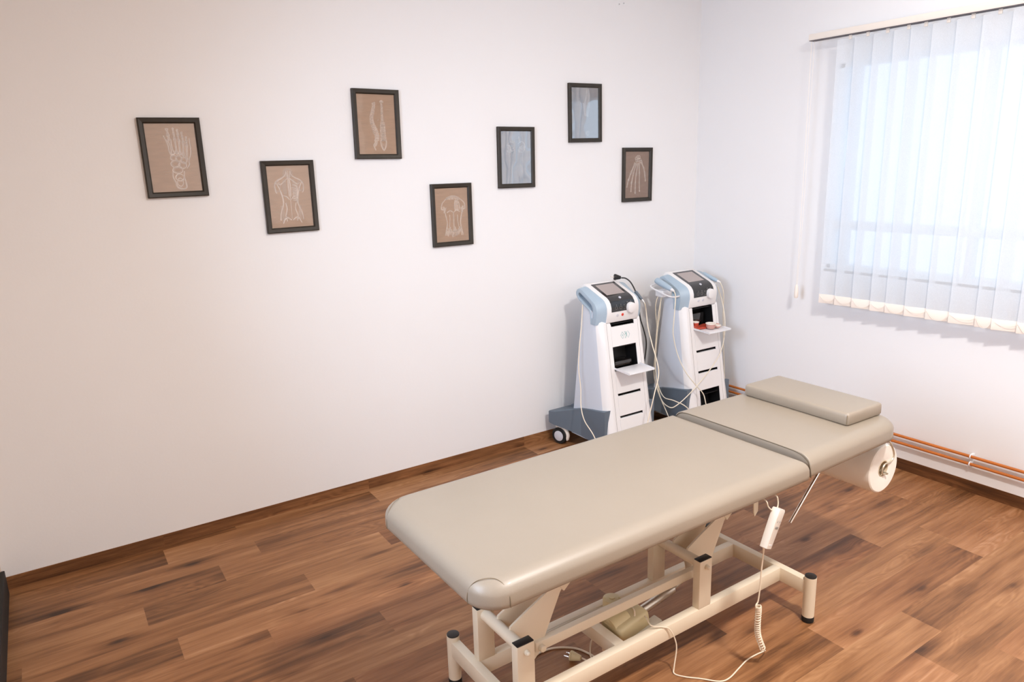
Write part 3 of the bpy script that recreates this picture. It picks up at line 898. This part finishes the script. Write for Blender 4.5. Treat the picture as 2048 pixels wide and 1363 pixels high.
# body axis from bottom (.860,.30,.470) to top (.918,.30,.582)
ax = Vector(L(.058, 0, .118)).normalized()
fz = Vector((.30, -.92, .12)); fz = (fz - ax * fz.dot(ax)).normalized()        # face normal
sd_ = ax.cross(fz).normalized()
BM = Matrix.Identity(4)
for r_ in range(3): BM[r_][0] = sd_[r_]; BM[r_][1] = fz[r_]; BM[r_][2] = ax[r_]
ctr = Vector(L(.888, .312, .522)) - Vector(L(.88, .30, .455))
BM = Matrix.Translation(ctr) @ BM
m = MB()
rings = []
for z, w, d0, d1 in ((-.068, .020, -.009, .010), (-.066, .022, -.011, .0135), (-.02, .0245, -.012, .0138), (.03, .0265, -.012, .0142), (.062, .0275, -.012, .0145), (.068, .026, -.010, .0125)):
    pts = []
    for sx, dd, in ((-1, d0), (1, d0), (1, d1), (-1, d1)):
        r = .0022
        for k in range(4):
            cx = sx * (w - r); cy = dd - r * (1 if dd > 0 else -1)
            base_a = {(-1, False): pi, (1, False): 3 * pi / 2, (1, True): 0, (-1, True): pi / 2}[(sx, dd > 0)]
            a_ = base_a + k / 3 * pi / 2
            pts.append(BM @ Vector((cx + r * cos(a_), cy + r * sin(a_), z)))
    rings.append(pts)
m.loft(rings); hb = m.build('casing', mat('white_control_casing', srgb(226, 220, 210), .35, var=.01), hc, smooth=25)
m = MB()
m.box((-.013, .0142, .002), (.013, .0152, .010), bev=.0004, M=BM); 
for sx in (-.011, .011):
    m.prism([(sx - .003, .024), (sx + .003, .024), (sx, .030)], 'y', .0145, .0156, mi=0)
    for v in list(m.bm.verts)[-6:]: v.co = BM @ v.co
m.build('button_marks', M_print_mark, hb)
MB().box((-.015, .0118, -.056), (.015, .0140, -.051), bev=.001, M=BM).build('grip_ridge', M_pvc, hb)
def hl(pts): return [Vector(L(*p)) - Vector(L(.88, .30, .455)) for p in pts]
cpts = [(.868, .302, .462), (.866, .302, .431), (.864, .3, .376), (.862, .3, .314), (.856, .3, .262), (.846, .3, .250), (.845, .302, .240)]
m = MB().tube(hl(cpts), .0024, seg=8)
m.loft([[p for p in [Vector(c) + Vector((r * cos(a), r * sin(a), 0)) for a in [k * pi / 5 for k in range(10)]]] for c, r in ((hl([(.868, .302, .468)])[0], .006), (hl([(.867, .302, .452)])[0], .004), (hl([(.866, .302, .440)])[0], .0028))])
# coil
cc = catmull(hl([(.856, .302, .243), (.858, .302, .225), (.860, .3, .172), (.867, .3, .126), (.898, .3, .058)]), 30)
tot = len(cc); turns = 23; co = []
for k in range(turns * 12):
    t = k / (turns * 12 - 1) * (tot - 1); q = int(min(t, tot - 2)); p = cc[q].lerp(cc[q + 1], t - q)
    d = (cc[q + 1] - cc[q]).normalized(); n = d.cross(Vector((0, 1, 0))).normalized(); b_ = d.cross(n)
    a_ = 2 * pi * k / 12
    co.append(p + (n * cos(a_) + b_ * sin(a_)) * .0088)
m.tube(co, .0021, seg=6, smooth=0)
fl = [(.898, .3, .056), (.93, .285, .03), (.953, .268, .008), (.924, .26, .0035), (.872, .259, .0035), (.815, .27, .0035), (.749, .283, .0035), (.711, .274, .0035), (.672, .23, .0035), (.634, .19, .0035), (.619, .160, .0035), (.628, .150, .02), (.645, .142, .09), (.622, .133, .155), (.590, .122, .1735), (.560, .105, .182), (.575, .065, .186), (.575, .05, .18)]
m.tube([hl([(.893, .302, .062)])[0]] + hl(fl), .0023, seg=8, smooth=6)
m.build('coiled_cable', M_cordw, hc)

# mains cable with plug lying under the table
mc = empty('power_cable', Wd(.36, -.13, 0), BT, 'ivory mains cable with plug lying on floor beneath the table', 'power cable')
def ml(pts): return [Vector(L(*p)) - Vector(L(.36, -.13, 0)) for p in pts]
m = MB().tube(ml([(.20, -.12, .004), (.25, -.175, .004), (.303, -.193, .004), (.343, -.193, .004), (.386, -.177, .004), (.432, -.138, .004), (.452, -.09, .004), (.46, -.05, .004), (.475, -.02, .004), (.49, .01, .03), (.49, .015, .075)]), .0036, seg=8)
m.tube(ml([(.405, -.070, .018), (.425, -.055, .006), (.44, -.06, .004), (.455, -.085, .01), (.452, -.075, .06), (.45, -.05, .10)]), .0030, seg=8)
m.build('cable', M_cordw, mc)
m = MB()
p0, p1, p2 = ml([(.402, -.072, .018)])[0], ml([(.386, -.098, .018)])[0], ml([(.378, -.112, .018)])[0]
m.cyl(p0, p1, .009, .017, seg=16); m.cyl(p1, p1 + (p2 - p1) * .5, .0175, seg=20, bev=.002)
sdv = (p2 - p1).cross(Vector((0, 0, 1))).normalized() * .0095
q = m.build('plug', M_motor, mc)
m = MB()
for sg in (-1, 1): m.cyl(p1 + sdv * sg, p1 + sdv * sg + (p2 - p1).normalized() * .027, .0024, seg=10)
m.build('plug_pin', M_chrome, q)

# ------------------------------------------------------------ therapy carts
def yf(z): return -.400 - .164 * (.79 - z)
def cart(cx, label, kind):
    e = empty('therapy_cart', (cx, 0, 0), 0, label, 'medical cart', 'therapy carts in the corner')
    def yr(z): return -.24 + (.895 - z) * .10
    # side panels, with a broad chamfer on the front edge
    for sg in (-1, 1):
        rings = []
        for z in (.075, .2, .35, .5, .65, .792):
            o = (.79 - z) / .72 * .022
            f = yf(z); r_ = yr(z)
            ring_ = [(.118, f + .002), (.126 + o * .3, f), (.138 + o * .5, f + .003), (.150 + o, f + .018), (.162 + o, f + .046), (.166 + o, f + .075), (.166 + o, r_), (.118, r_)]
            rings.append([(sg * x, y, z) for x, y in ring_])
        if True:
            # sloping shoulder up to the rear of the console
            z = .885; o = -.002
            rings.append([(sg * x, y, zz) for x, y, zz in ((.118, -.335, .845), (.126, -.335, .845), (.138, -.335, .845), (.150, -.335, .845), (.160, -.33, .85), (.164, -.31, .865), (.164, yr(.89), .90), (.118, yr(.89), .90))])
        sp_ = MB().loft(rings).build('side_panel', [M_cart, M_cartshade], e, smooth=28)
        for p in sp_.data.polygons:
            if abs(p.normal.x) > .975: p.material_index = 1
    # inner black column seen through slots and openings
    rings = []
    for z in (.08, .785):
        f = yf(z); rings.append([(-.119, f + .10, z), (.119, f + .10, z), (.119, yr(z) - .005, z), (-.119, yr(z) - .005, z)])
    MB().loft(rings).build('inner_column', M_void, e)
    m = MB()
    for sg in (-1, 1):
        rings = [[(sg * x, y, z) for x, y in ((.088, yf(z) + .004), (.1185, yf(z) + .004), (.1185, yf(z) + .101), (.088, yf(z) + .101))] for z in (.08, .785)]
        m.loft(rings)
    for zz in (.105, .24, .375, .51, .645, .78):
        m.loft([[( sx * .089, yf(zz) + a, zz + b) for sx, a, b in ((-1, .012, -.004), (1, .012, -.004), (1, .1, -.004), (-1, .1, -.004))], [(sx * .089, yf(zz) + a, zz + b) for sx, a, b in ((-1, .012, .0), (1, .012, .0), (1, .1, .0), (-1, .1, .0))]])
    m.build('drawer_rack', M_void, e)
    # front: slabs between slots
    def slab(name, z0, z1, mat_, lip=True):
        m = MB()
        w = .1175
        for a, b, w_ in ((z0, z1, w),):
            rings = []
            pr_ = [(0.0, .004), (.003, .0), ((b - a) - .003, .0), ((b - a), .004)]
            rings = [[(-w_, yf(a + t) + d, a + t), (w_, yf(a + t) + d, a + t), (w_, yf(a + t) + .012, a + t), (-w_, yf(a + t) + .012, a + t)] for t, d in pr_]
            m.loft(rings)
        return m.build(name, mat_, e, smooth=30)
    # column pieces beside the openings (fixed front frame)
    m = MB()
    for sg in (-1, 1):
        rings = [[(sg * x, yf(z) + d, z) for x, d in ((.090, .001), (.1185, .001), (.1185, .013), (.090, .013))] for z in (.080, .787)]
        m.loft(rings)
    m.build('front_frame', M_cart, e, smooth=25)
    w = .0895
    def drawer(z0, z1, slot=True):
        """drawer front with a finger slot along its top edge"""
        s0 = z1 - (.0155 if slot else .001)
        rings = []
        for t, d in ((z0 + .0008, .003), (z0 + .003, .0), (s0 - .002, .0), (s0, .003)):
            rings.append([(-w, yf(t) + d, t), (w, yf(t) + d, t), (w, yf(t) + .012, t), (-w, yf(t) + .012, t)])
        m = MB().loft(rings)
        if slot:   # finger dip in the middle and shoulders at the ends
            m.loft([[(-w, yf(z1) + .001, s0 - .001), (-w + .008, yf(z1) + .001, s0 - .001), (-w + .008, yf(z1) + .012, s0 - .001), (-w, yf(z1) + .012, s0 - .001)], [(-w, yf(z1) + .001, z1), (-w + .002, yf(z1) + .001, z1), (-w + .002, yf(z1) + .012, z1), (-w, yf(z1) + .012, z1)]])
        return m.build('drawer', M_cart, e, smooth=30)
    def flap(z, tilt, zt_):
        """fold-down drawer front hanging open"""
        m = MB()
        M_ = Matrix.Translation((0, yf(z) - .002, z)) @ Matrix.Rotation(radians(tilt), 4, 'X')
        m.box((-w - .006, -.125, -.0015), (w + .012, .004, .0015), bev=.001, M=M_)
        m.box((-w - .006, -.125, .001), (-w - .003, .0, .010), M=M_); m.box((w + .009, -.125, .001), (w + .012, .0, .010), M=M_)
        return m.build('open_flap', M_flap, e, smooth=30)
    if kind == 1:
        drawer(.648, .779); flap(.524, 3, .648); drawer(.378, .511, slot=False); drawer(.248, .379); drawer(.115, .250)
        # logo: three linked diamonds
        m = MB()
        def dia(cx_, cz, rx, rz, pts4=(0, 1, 2, 3, 4), th=.0010):
            P = [(cx_ - rx, cz), (cx_, cz + rz), (cx_ + rx, cz), (cx_, cz - rz), (cx_ - rx, cz)]
            P = [P[k] for k in pts4]
            for p, q in zip(P, P[1:]): m.tube([(p[0] + .01, yf(p[1]) - .0004, p[1]), (q[0] + .01, yf(q[1]) - .0004, q[1])], th, seg=4, smooth=0)
        dia(-.018, .708, .014, .020); dia(-.018, .708, .004, .0055); dia(.004, .708, .013, .020, (1, 2, 3)); dia(.004, .708, .006, .009, (0, 1, 2))
        dia(-.002, .708, .013, .020, (1, 2, 3)); dia(.024, .708, .013, .020, (1, 2, 3)); dia(.018, .708, .008, .012, (3, 0, 1)); dia(.018, .708, .012, .018, (0, 1))
        m.build('logo', M_teal, e)
        # something dark and glossy in the open compartment
        m = MB().box((-.07, yf(.55) + .02, .5215), (.07, yf(.55) + .095, .56), bev=.012)
        m.build('stored_box', M_glassblk, e)
    else:
        flap(.655, 3, .787); drawer(.520, .650, slot=False); drawer(.390, .521); drawer(.2685, .391)
        drawer(.10, .150)
        m = MB().box((-.06, yf(.7) + .05, .648), (.06, yf(.7) + .095, .74), bev=.01)
        m.build('stored_box', M_glassblk, e)
    # vertical hairline seam between side panel and front
    m = MB()
    for sg in (-1, 1): m.tube([(sg * (.1185), yf(.785) + .0012, .785), (sg * .1185, yf(.085) + .0012, .085)], .0009, seg=4, smooth=0)
    m.build('panel_seam', M_print_mark, e)
    # wide base with splayed rear feet and castors
    bs = MB()
    for sg in (-1, 1):
        top = [(.10, -.10, .245), (.185, -.255, .262), (.182, -.44, .29)]
        # flare
        P = {}
        secs = [  # (y, x_in, x_out, z_bottom, z_top)
            (-.055, .10, .285, .135, .205), (-.10, .10, .280, .128, .212), (-.20, .10, .220, .100, .238), (-.255, .10, .1915, .082, .255), (-.35, .10, .1915, .075, .272), (-.475, .10, .1935, .075, .290)]
        rings = [[(sg * xi, y, zb), (sg * xo, y, zb), (sg * xo, y, zt_), (sg * (xo - .006), y, zt_ + .004), (sg * xi, y, zt_ + .004)] for y, xi, xo, zb, zt_ in secs]
        bs.loft(rings)
    bs.box((-.12, -.26, .075), (.12, -.06, .22), bev=.01)
    bs.box((-.15, -.505, .062), (.15, -.2, .10), bev=.01)
    bs.build('base', M_slate, e, smooth=25)
    def castor(x, y, r, ang):
        c_ = empty('castor', (x, y, 0), ang); c_.parent = e
        tyre = MB()
        prof = [(-.017, r * .55), (-.017, r * .93), (-.012, r), (.012, r), (.017, r * .93), (.017, r * .55)]
        rings = [[(xx, rr * cos(a), r + rr * sin(a)) for a in [k * 2 * pi / 40 for k in range(40)]] for xx, rr in prof]
        tyre.loft(rings, cap=True)
        tyre.build('tyre', M_rubber, c_)
        for sx in (-1, 1): MB().cyl((sx * .0165, 0, r), (sx * .0195, 0, r), r * .62, seg=32, bev=.001).build('hub_disc', M_castorw, c_)
        m = MB()
        m.tube([(0, -r * 1.0, r * .8), (0, -r * 1.08, r * 1.3), (0, -r * .75, r * 1.85), (0, 0, r * 2.18), (0, r * .5, r * 2.05)], .012, seg=8, smooth=4)
        m.box((-.012, -r * 1.14, r * .55), (.012, -r * .98, r * 1.0), bev=.004)
        m.cyl((0, 0, r * 2.0), (0, 0, r * 2.75), .010, seg=16)
        m.build('fork', M_peach, c_)
    castor(-.236, -.105, .052, radians(18)); castor(.236, -.105, .052, radians(-18))
    castor(-.125, -.44, .030, radians(10)); castor(.125, -.44, .030, radians(-10))
    # console: white hood with black glossy panel
    hood = [(-.398, .790), (-.404, .800), (-.411, .850), (-.410, .876), (-.402, .900), (-.388, .918), (-.370, .930), (-.345, .940), (-.215, .992), (-.198, .994), (-.182, .985), (-.172, .965), (-.200, .880), (-.232, .79)]
    con = MB().prism(hood, 'x', -.121, .121, bev=.004).build('console', M_cart, e, smooth=35)
    def hoodstrip(i0, i1, x0, x1, off, th, name, mt, par):
        base_ = hood[i0:i1]
        return base_
    def along(path, x0, x1, off, name, mt, par):
        rings = []
        n_ = len(path)
        outp = []
        for k, p in enumerate(path):
            a_ = path[max(k - 1, 0)]; b_ = path[min(k + 1, n_ - 1)]
            d = Vector((b_[0] - a_[0], b_[1] - a_[1])).normalized(); nn = Vector((-d.y, d.x))
            if nn.x > 0 and nn.y < 0: nn = -nn
            outp.append((p[0] + nn.x * off, p[1] + nn.y * off))
        rings = [[(x0, o[0], o[1]), (x1, o[0], o[1]), (x1, p[0], p[1]), (x0, p[0], p[1])] for o, p in zip(outp, path)]
        return MB().loft(rings).build(name, mt, par, smooth=40)
    def lerp2(a, b, t): return (a[0] + (b[0] - a[0]) * t, a[1] + (b[1] - a[1]) * t)
    path = [(-.4100, .852), hood[3], hood[4], hood[5], hood[6], hood[7], (-.30, .958), (-.226, .9876)]
    pan = along(path[:], -.089, .089, .0022, 'control_panel', M_glassblk, con)
    along([(-.348, .9388), (-.30, .958), (-.242, .9812)], -.070, .066, .0030, 'screen', M_screen, pan)
    # badge, knob, buttons
    m = MB(); m.cyl((-.005, -.3835, .9245), (-.005, -.3855, .9275), .008, seg=24); bd = m.build('badge', M_castorw, pan)
    kb = MB().cyl((.052, -.405, .866), (.052, -.432, .864), .031, .0295, seg=48, bev=.003).build('control_knob', M_cart, con)
    for k, xx in enumerate((-.043, -.004)):
        m = MB().cyl((xx, -.402, .830), (xx, -.4105, .829), .0085, seg=24, bev=.001)
        m.build('push_button', M_red if (kind == 1 and k == 1) else M_castorw, con)
    m = MB()
    for xx in (-.055, -.022):
        for a in [k * pi / 4 for k in range(8)]:
            m.tube([(xx + .009 * cos(a), -.4135 + .0, .874 + .009 * sin(a)), (xx + .009 * cos(a + pi / 4), -.4135, .874 + .009 * sin(a + pi / 4))], .0006, seg=4, smooth=0)
        m.box((xx - .001, -.4145, .889), (xx + .001, -.4130, .893))
    for xx, zz in ((.005, .885), (.028, .900), (.055, .902), (.075, .890), (.010, .862)):
        m.box((xx - .0015, -.4135, zz - .0015), (xx + .0015, -.4100, zz + .0015))
    m.build('panel_symbols', M_print_mark, pan)
    for sg in (-1, 1):
        outer = [(-.397, .790), (-.409, .850), (-.408, .876), (-.400, .900), (-.386, .917), (-.368, .928), (-.343, .938), (-.240, .979), (-.215, .982), (-.196, .974), (-.186, .958), (-.186, .943), (-.196, .928), (-.216, .910), (-.310, .872), (-.333, .860), (-.342, .845), (-.345, .790),
                 ]
        slot_lo = [(-.352, .832), (-.350, .856), (-.335, .875), (-.318, .883), (-.213, .926), (-.206, .938)]
        slot_hi = [(-.208, .951), (-.220, .958), (-.330, .916), (-.356, .904), (-.370, .886), (-.374, .858), (-.370, .832)]
        poly = outer[:-1] + [(-.345, .790)] + [(-.3585, .790), (-.3588, .826)] + slot_lo + slot_hi + [(-.3592, .8262), (-.3590, .790)]
        rl = MB().prism(poly, 'x', sg * .1205, sg * .168, bev=.0018)
        for v in rl.bm.verts:
            if abs(v.co.x) > .145:
                f_ = max(0, min(1, (-.22 - v.co.y) / .15))
                v.co.y += .034 * f_; v.co.z -= .006 + .006 * f_
        rl.build('handle_rail', M_blue, e, smooth=30)
        rec = [(-.378, .80), (-.386, .88), (-.34, .925), (-.21, .965), (-.20, .93), (-.33, .87), (-.345, .80)]
        MB().prism(rec, 'x', sg * .119, sg * .126).build('handle_recess', M_navy, e)
    return e

c1 = cart(-1.012, 'white and pale blue therapy cart with red button, left of the pair', 1)
c2 = cart(-.345, 'white therapy cart nearer the corner, red cups on its open flap', 2)

# ---- applicators, cables and small things on the carts
def cable(name, pts, r, m_, label, cat='cable', group=None, parent=None, extra=None):
    mb = MB().tube(pts, r, seg=8, smooth=8)
    o = mb.build(name, m_, parent)
    if parent is None: tag(o, label, cat, group)
    return o
def applicator(a, b, r, label, cord, cmat=M_cordy):
    a, b = Vector(a), Vector(b)
    e = empty('handheld_applicator', a, 0, label, 'applicator')
    d = (b - a); n = d.normalized()
    m = MB()
    q = n.to_track_quat('Z', 'Y')
    prof = [(0, .5), (.03, .85), (.10, 1.0), (.45, .95), (.8, .82), (.95, .7), (1.0, .45)]
    rings = [[q @ Vector((r * s_ * cos(t), r * s_ * sin(t), d.length * z)) for t in [k * 2 * pi / 24 for k in range(24)]] for z, s_ in prof]
    m.loft(rings); m.build('handle', M_blue if cmat is M_cordy else M_slate, e)
    m = MB().cyl(n * d.length, n * (d.length + .022), r * .5, r * .28, seg=16); m.build('cable_sleeve', M_cart, e)
    MB().tube([n * (d.length + .01)] + [Vector(p) - a for p in cord], .0032, seg=8, smooth=8).build('cable', cmat, e)
    return e
applicator((-.588, -.238, .962), (-.586, -.370, .918), .0205, 'pale blue handheld applicator on left tray of the corner cart',
           [(-.588, -.400, .900), (-.590, -.408, .863), (-.621, -.43, .75), (-.624, -.43, .652), (-.603, -.45, .528), (-.583, -.5, .426), (-.524, -.54, .332), (-.485, -.56, .278), (-.47, -.575, .20), (-.42, -.585, .06), (-.38, -.60, .01), (-.32, -.62, .006)])
applicator((-.168, -.235, .958), (-.160, -.355, .922), .0155, 'pale blue handheld applicator on right side of the corner cart',
           [(-.155, -.378, .905), (-.135, -.385, .846), (-.112, -.37, .704), (-.097, -.37, .506), (-.085, -.38, .28), (-.10, -.42, .10), (-.13, -.47, .008), (-.2, -.52, .006)])
applicator((-.820, -.300, .925), (-.812, -.352, .882), .011, 'small grey applicator on right side of the left cart',
           [(-.803, -.368, .855), (-.785, -.36, .81), (-.787, -.38, .715), (-.790, -.42, .619), (-.85, -.54, .491), (-.93, -.59, .38), (-.98, -.60, .25), (-1.02, -.60, .12), (-1.05, -.60, .006), (-1.1, -.62, .005)], cmat=M_cordw)
# wire tray on the corner cart's left side: part of cart 2
tr = MB()
tr.tube([(-.166, -.190, .925), (-.215, -.185, .922), (-.250, -.200, .915), (-.252, -.26, .898), (-.245, -.34, .876), (-.215, -.365, .868), (-.166, -.365, .868)], .005, seg=8, smooth=5)
tr.box((-.245, -.30, .860), (-.165, -.235, .900), bev=.004)
tr.build('applicator_tray', M_flap, c2)
tr = MB(); tr.box((.166, -.34, .895), (.195, -.22, .905), bev=.004); tr.build('applicator_tray', M_cart, c2)
cable('electrode_cable', [(-.566, -.25, .872), (-.585, -.245, .84), (-.590, -.24, .775), (-.572, -.24, .61), (-.589, -.235, .386), (-.622, -.3, .274), (-.65, -.42, .15), (-.66, -.52, .03), (-.62, -.58, .006), (-.5, -.62, .005)], .003, M_cordy, 'ivory cable hanging behind others on left of corner cart', group='cables of the corner cart')
cable('electrode_cable', [(-.555, -.27, .870), (-.570, -.265, .83), (-.572, -.26, .75), (-.593, -.26, .608), (-.6, -.26, .41), (-.637, -.32, .317), (-.683, -.42, .265), (-.673, -.5, .259), (-.621, -.56, .217), (-.55, -.58, .10), (-.48, -.60, .01), (-.42, -.64, .006)], .003, M_cordy, 'ivory cable looping low at the left of corner cart', group='cables of the corner cart')
cable('electrode_cable', [(-.560, -.26, .868), (-.592, -.262, .70), (-.625, -.28, .45), (-.677, -.38, .262), (-.717, -.5, .228), (-.67, -.53, .245), (-.536, -.54, .326), (-.377, -.52, .419), (-.274, -.5, .5), (-.185, -.45, .588), (-.150, -.415, .70), (-.148, -.385, .80), (-.163, -.36, .885)], .003, M_cordy, 'ivory cable crossing diagonally in front of the corner cart drawers', group='cables of the corner cart')
cable('thin_cable', [(-1.182, -.25, .885), (-1.20, -.26, .76), (-1.225, -.27, .629), (-1.238, -.28, .516), (-1.24, -.3, .401), (-1.262, -.33, .301), (-1.293, -.4, .241), (-1.308, -.5, .184), (-1.30, -.56, .08), (-1.28, -.6, .006), (-1.2, -.66, .005)], .0028, M_cordw, 'thin white cable hanging down the left side of left cart')
# black mains lead draped over the left cart
e = empty('mains_lead', (-.84, -.235, .96), 0, 'black mains lead with plug lying on top of left cart', 'mains lead')
o0 = Vector((-.84, -.235, .96))
P = [(-.862, -.222, 1.004), (-.842, -.243, 1.000), (-.822, -.268, .972), (-.806, -.30, .905), (-.806, -.315, .85), (-.802, -.33, .76), (-.792, -.35, .693), (-.78, -.36, .615), (-.772, -.34, .50), (-.78, -.30, .25), (-.80, -.25, .03), (-.82, -.2, .006)]
MB().tube([Vector(p) - o0 for p in P], .0042, seg=8, smooth=8).build('cable', M_cordb, e)
m = MB()
a_ = Vector((-.868, -.216, 1.006)) - o0; dd = Vector((-.75, .45, .12)).normalized()
m.cyl(a_ - dd * .006, a_ + dd * .022, .009, .017, seg=16); m.cyl(a_ + dd * .022, a_ + dd * .036, .0185, .0175, seg=20, bev=.003)
pg = m.build('plug', M_cordb, e)
m = MB(); sv = dd.cross(Vector((0, 0, 1))).normalized() * .0095
for sg in (-1, 1): m.cyl(a_ + dd * .035 + sv * sg, a_ + dd * .055 + sv * sg, .0024, seg=10)
m.build('plug_pin', M_chrome, pg)
# cups and red pouch on the open flap of the corner cart
def cup(x, y, z, r, h, label, body):
    c_ = empty('suction_cup', (x, y, z), 0, label, 'cup', 'electrode cups on the cart flap')
    rg = lambda rr, zz: [(rr * cos(a), rr * sin(a), zz) for a in [k * 2 * pi / 32 for k in range(32)]]
    MB().loft([rg(r * .75, 0), rg(r * .95, h * .4), rg(r, h)]).build('cup_body', body, c_)
    MB().loft([rg(r * 1.02, h - .002), rg(r * 1.08, h), rg(r * 1.08, h + .004), rg(r * .9, h + .004), rg(r * .86, h + .001)]).build('rim', M_peach, c_)
    return c_
cup(-.345, -.475, .6585, .030, .030, 'pale pink round cup with white rim at the flap front', M_pinksoft)
cup(-.292, -.480, .6585, .022, .012, 'shallow pink cup at the right end of the open flap', M_pinksoft)
cup(-.405, -.405, .6605, .020, .034, 'small cup with white rim at the left of cart opening', M_redsoft)
m = MB()
rings = []
for i in range(9):
    x = -.09 + i * .0235
    rings.append([(x, -.004, .002 + .003 * sin(i * 2.0)), (x, .030, .004), (x, .060, .003), (x, .060, .012 + .004 * sin(i * 1.7)), (x, .030, .017 + .004 * cos(i * 1.3)), (x, -.004, .012 + .003 * sin(i))])
pch = MB().loft(rings).build('red_pouch', M_redsoft, None, smooth=60)
pch.location = (-.345, -.452, .6565)
tag(pch, 'red plastic pouch lying across the corner cart opening', 'pouch')

# ------------------------------------------------------------ lights
def area(name, loc, target, size, size_y, power, col, shape='RECTANGLE', spread=180):
    ld = bpy.data.lights.new(name, 'AREA'); ld.shape = shape
    ld.size = size
    if shape in ('RECTANGLE', 'ELLIPSE'): ld.size_y = size_y
    ld.energy = power; ld.color = col; ld.spread = radians(spread)
    o = bpy.data.objects.new(name, ld); COL.objects.link(o); o.location = loc
    o.rotation_euler = (Vector(target) - Vector(loc)).to_track_quat('-Z', 'Y').to_euler()
    return o
area('flash_bounce_light', (-2.02, -3.15, 2.87), (-2.02, -3.15, 0), .26, .26, 78, (1, .955, .915), 'DISK')  # small disk standing in for flash light bounced off the ceiling
area('rear_fill_light', (-1.9, YS + .03, 1.6), (-1.9, 0, 1.3), 3.2, 2.2, 15, (1, .965, .94))  # added fill for walls and picture glazing, no window in this wall
area('ceiling_fill_light', (-1.5, -2.6, 2.88), (-1.5, -2.6, 0), 2.4, 2.6, 20, (1, .96, .93))  # added soft overhead fill, not a fixture
area('entrance_window_light', (XW + .03, -1.75, 1.55), (0, -1.2, .9), 1.0, 1.3, 36, (.60, .77, 1), spread=110)
sn = bpy.data.worlds.new('sky'); S.world = sn; sn.use_nodes = True
bg = sn.node_tree.nodes['Background']
nt = sn.node_tree
tc = nt.nodes.new('ShaderNodeTexCoord'); sx = nt.nodes.new('ShaderNodeSeparateXYZ'); rp = nt.nodes.new('ShaderNodeValToRGB')
nt.links.new(tc.outputs['Generated'], sx.inputs[0]); nt.links.new(sx.outputs[2], rp.inputs[0]); nt.links.new(rp.outputs[0], bg.inputs[0])
rp.color_ramp.elements[0].color = (.80, .88, 1, 1); rp.color_ramp.elements[1].color = (.72, .86, 1, 1)
bg.inputs[1].default_value = 1.3

# ------------------------------------------------------------ camera
cd_ = bpy.data.cameras.new('camera'); cam = bpy.data.objects.new('camera', cd_); COL.objects.link(cam)
cam.location = (-3.7761, -3.4835, 1.6918)
cam.rotation_euler = (1.3303, .0288, -.5827)
cd_.sensor_width = 36; cd_.lens = 1447.08 / 2048 * 36; cd_.clip_start = .02
S.camera = cam
S.view_settings.view_transform = 'Standard'
S.view_settings.look = 'None'
S.view_settings.exposure = .13
S.view_settings.gamma = 1
S.cycles.use_denoising = True
S.cycles.max_bounces = 10; S.cycles.diffuse_bounces = 6; S.cycles.transparent_max_bounces = 16
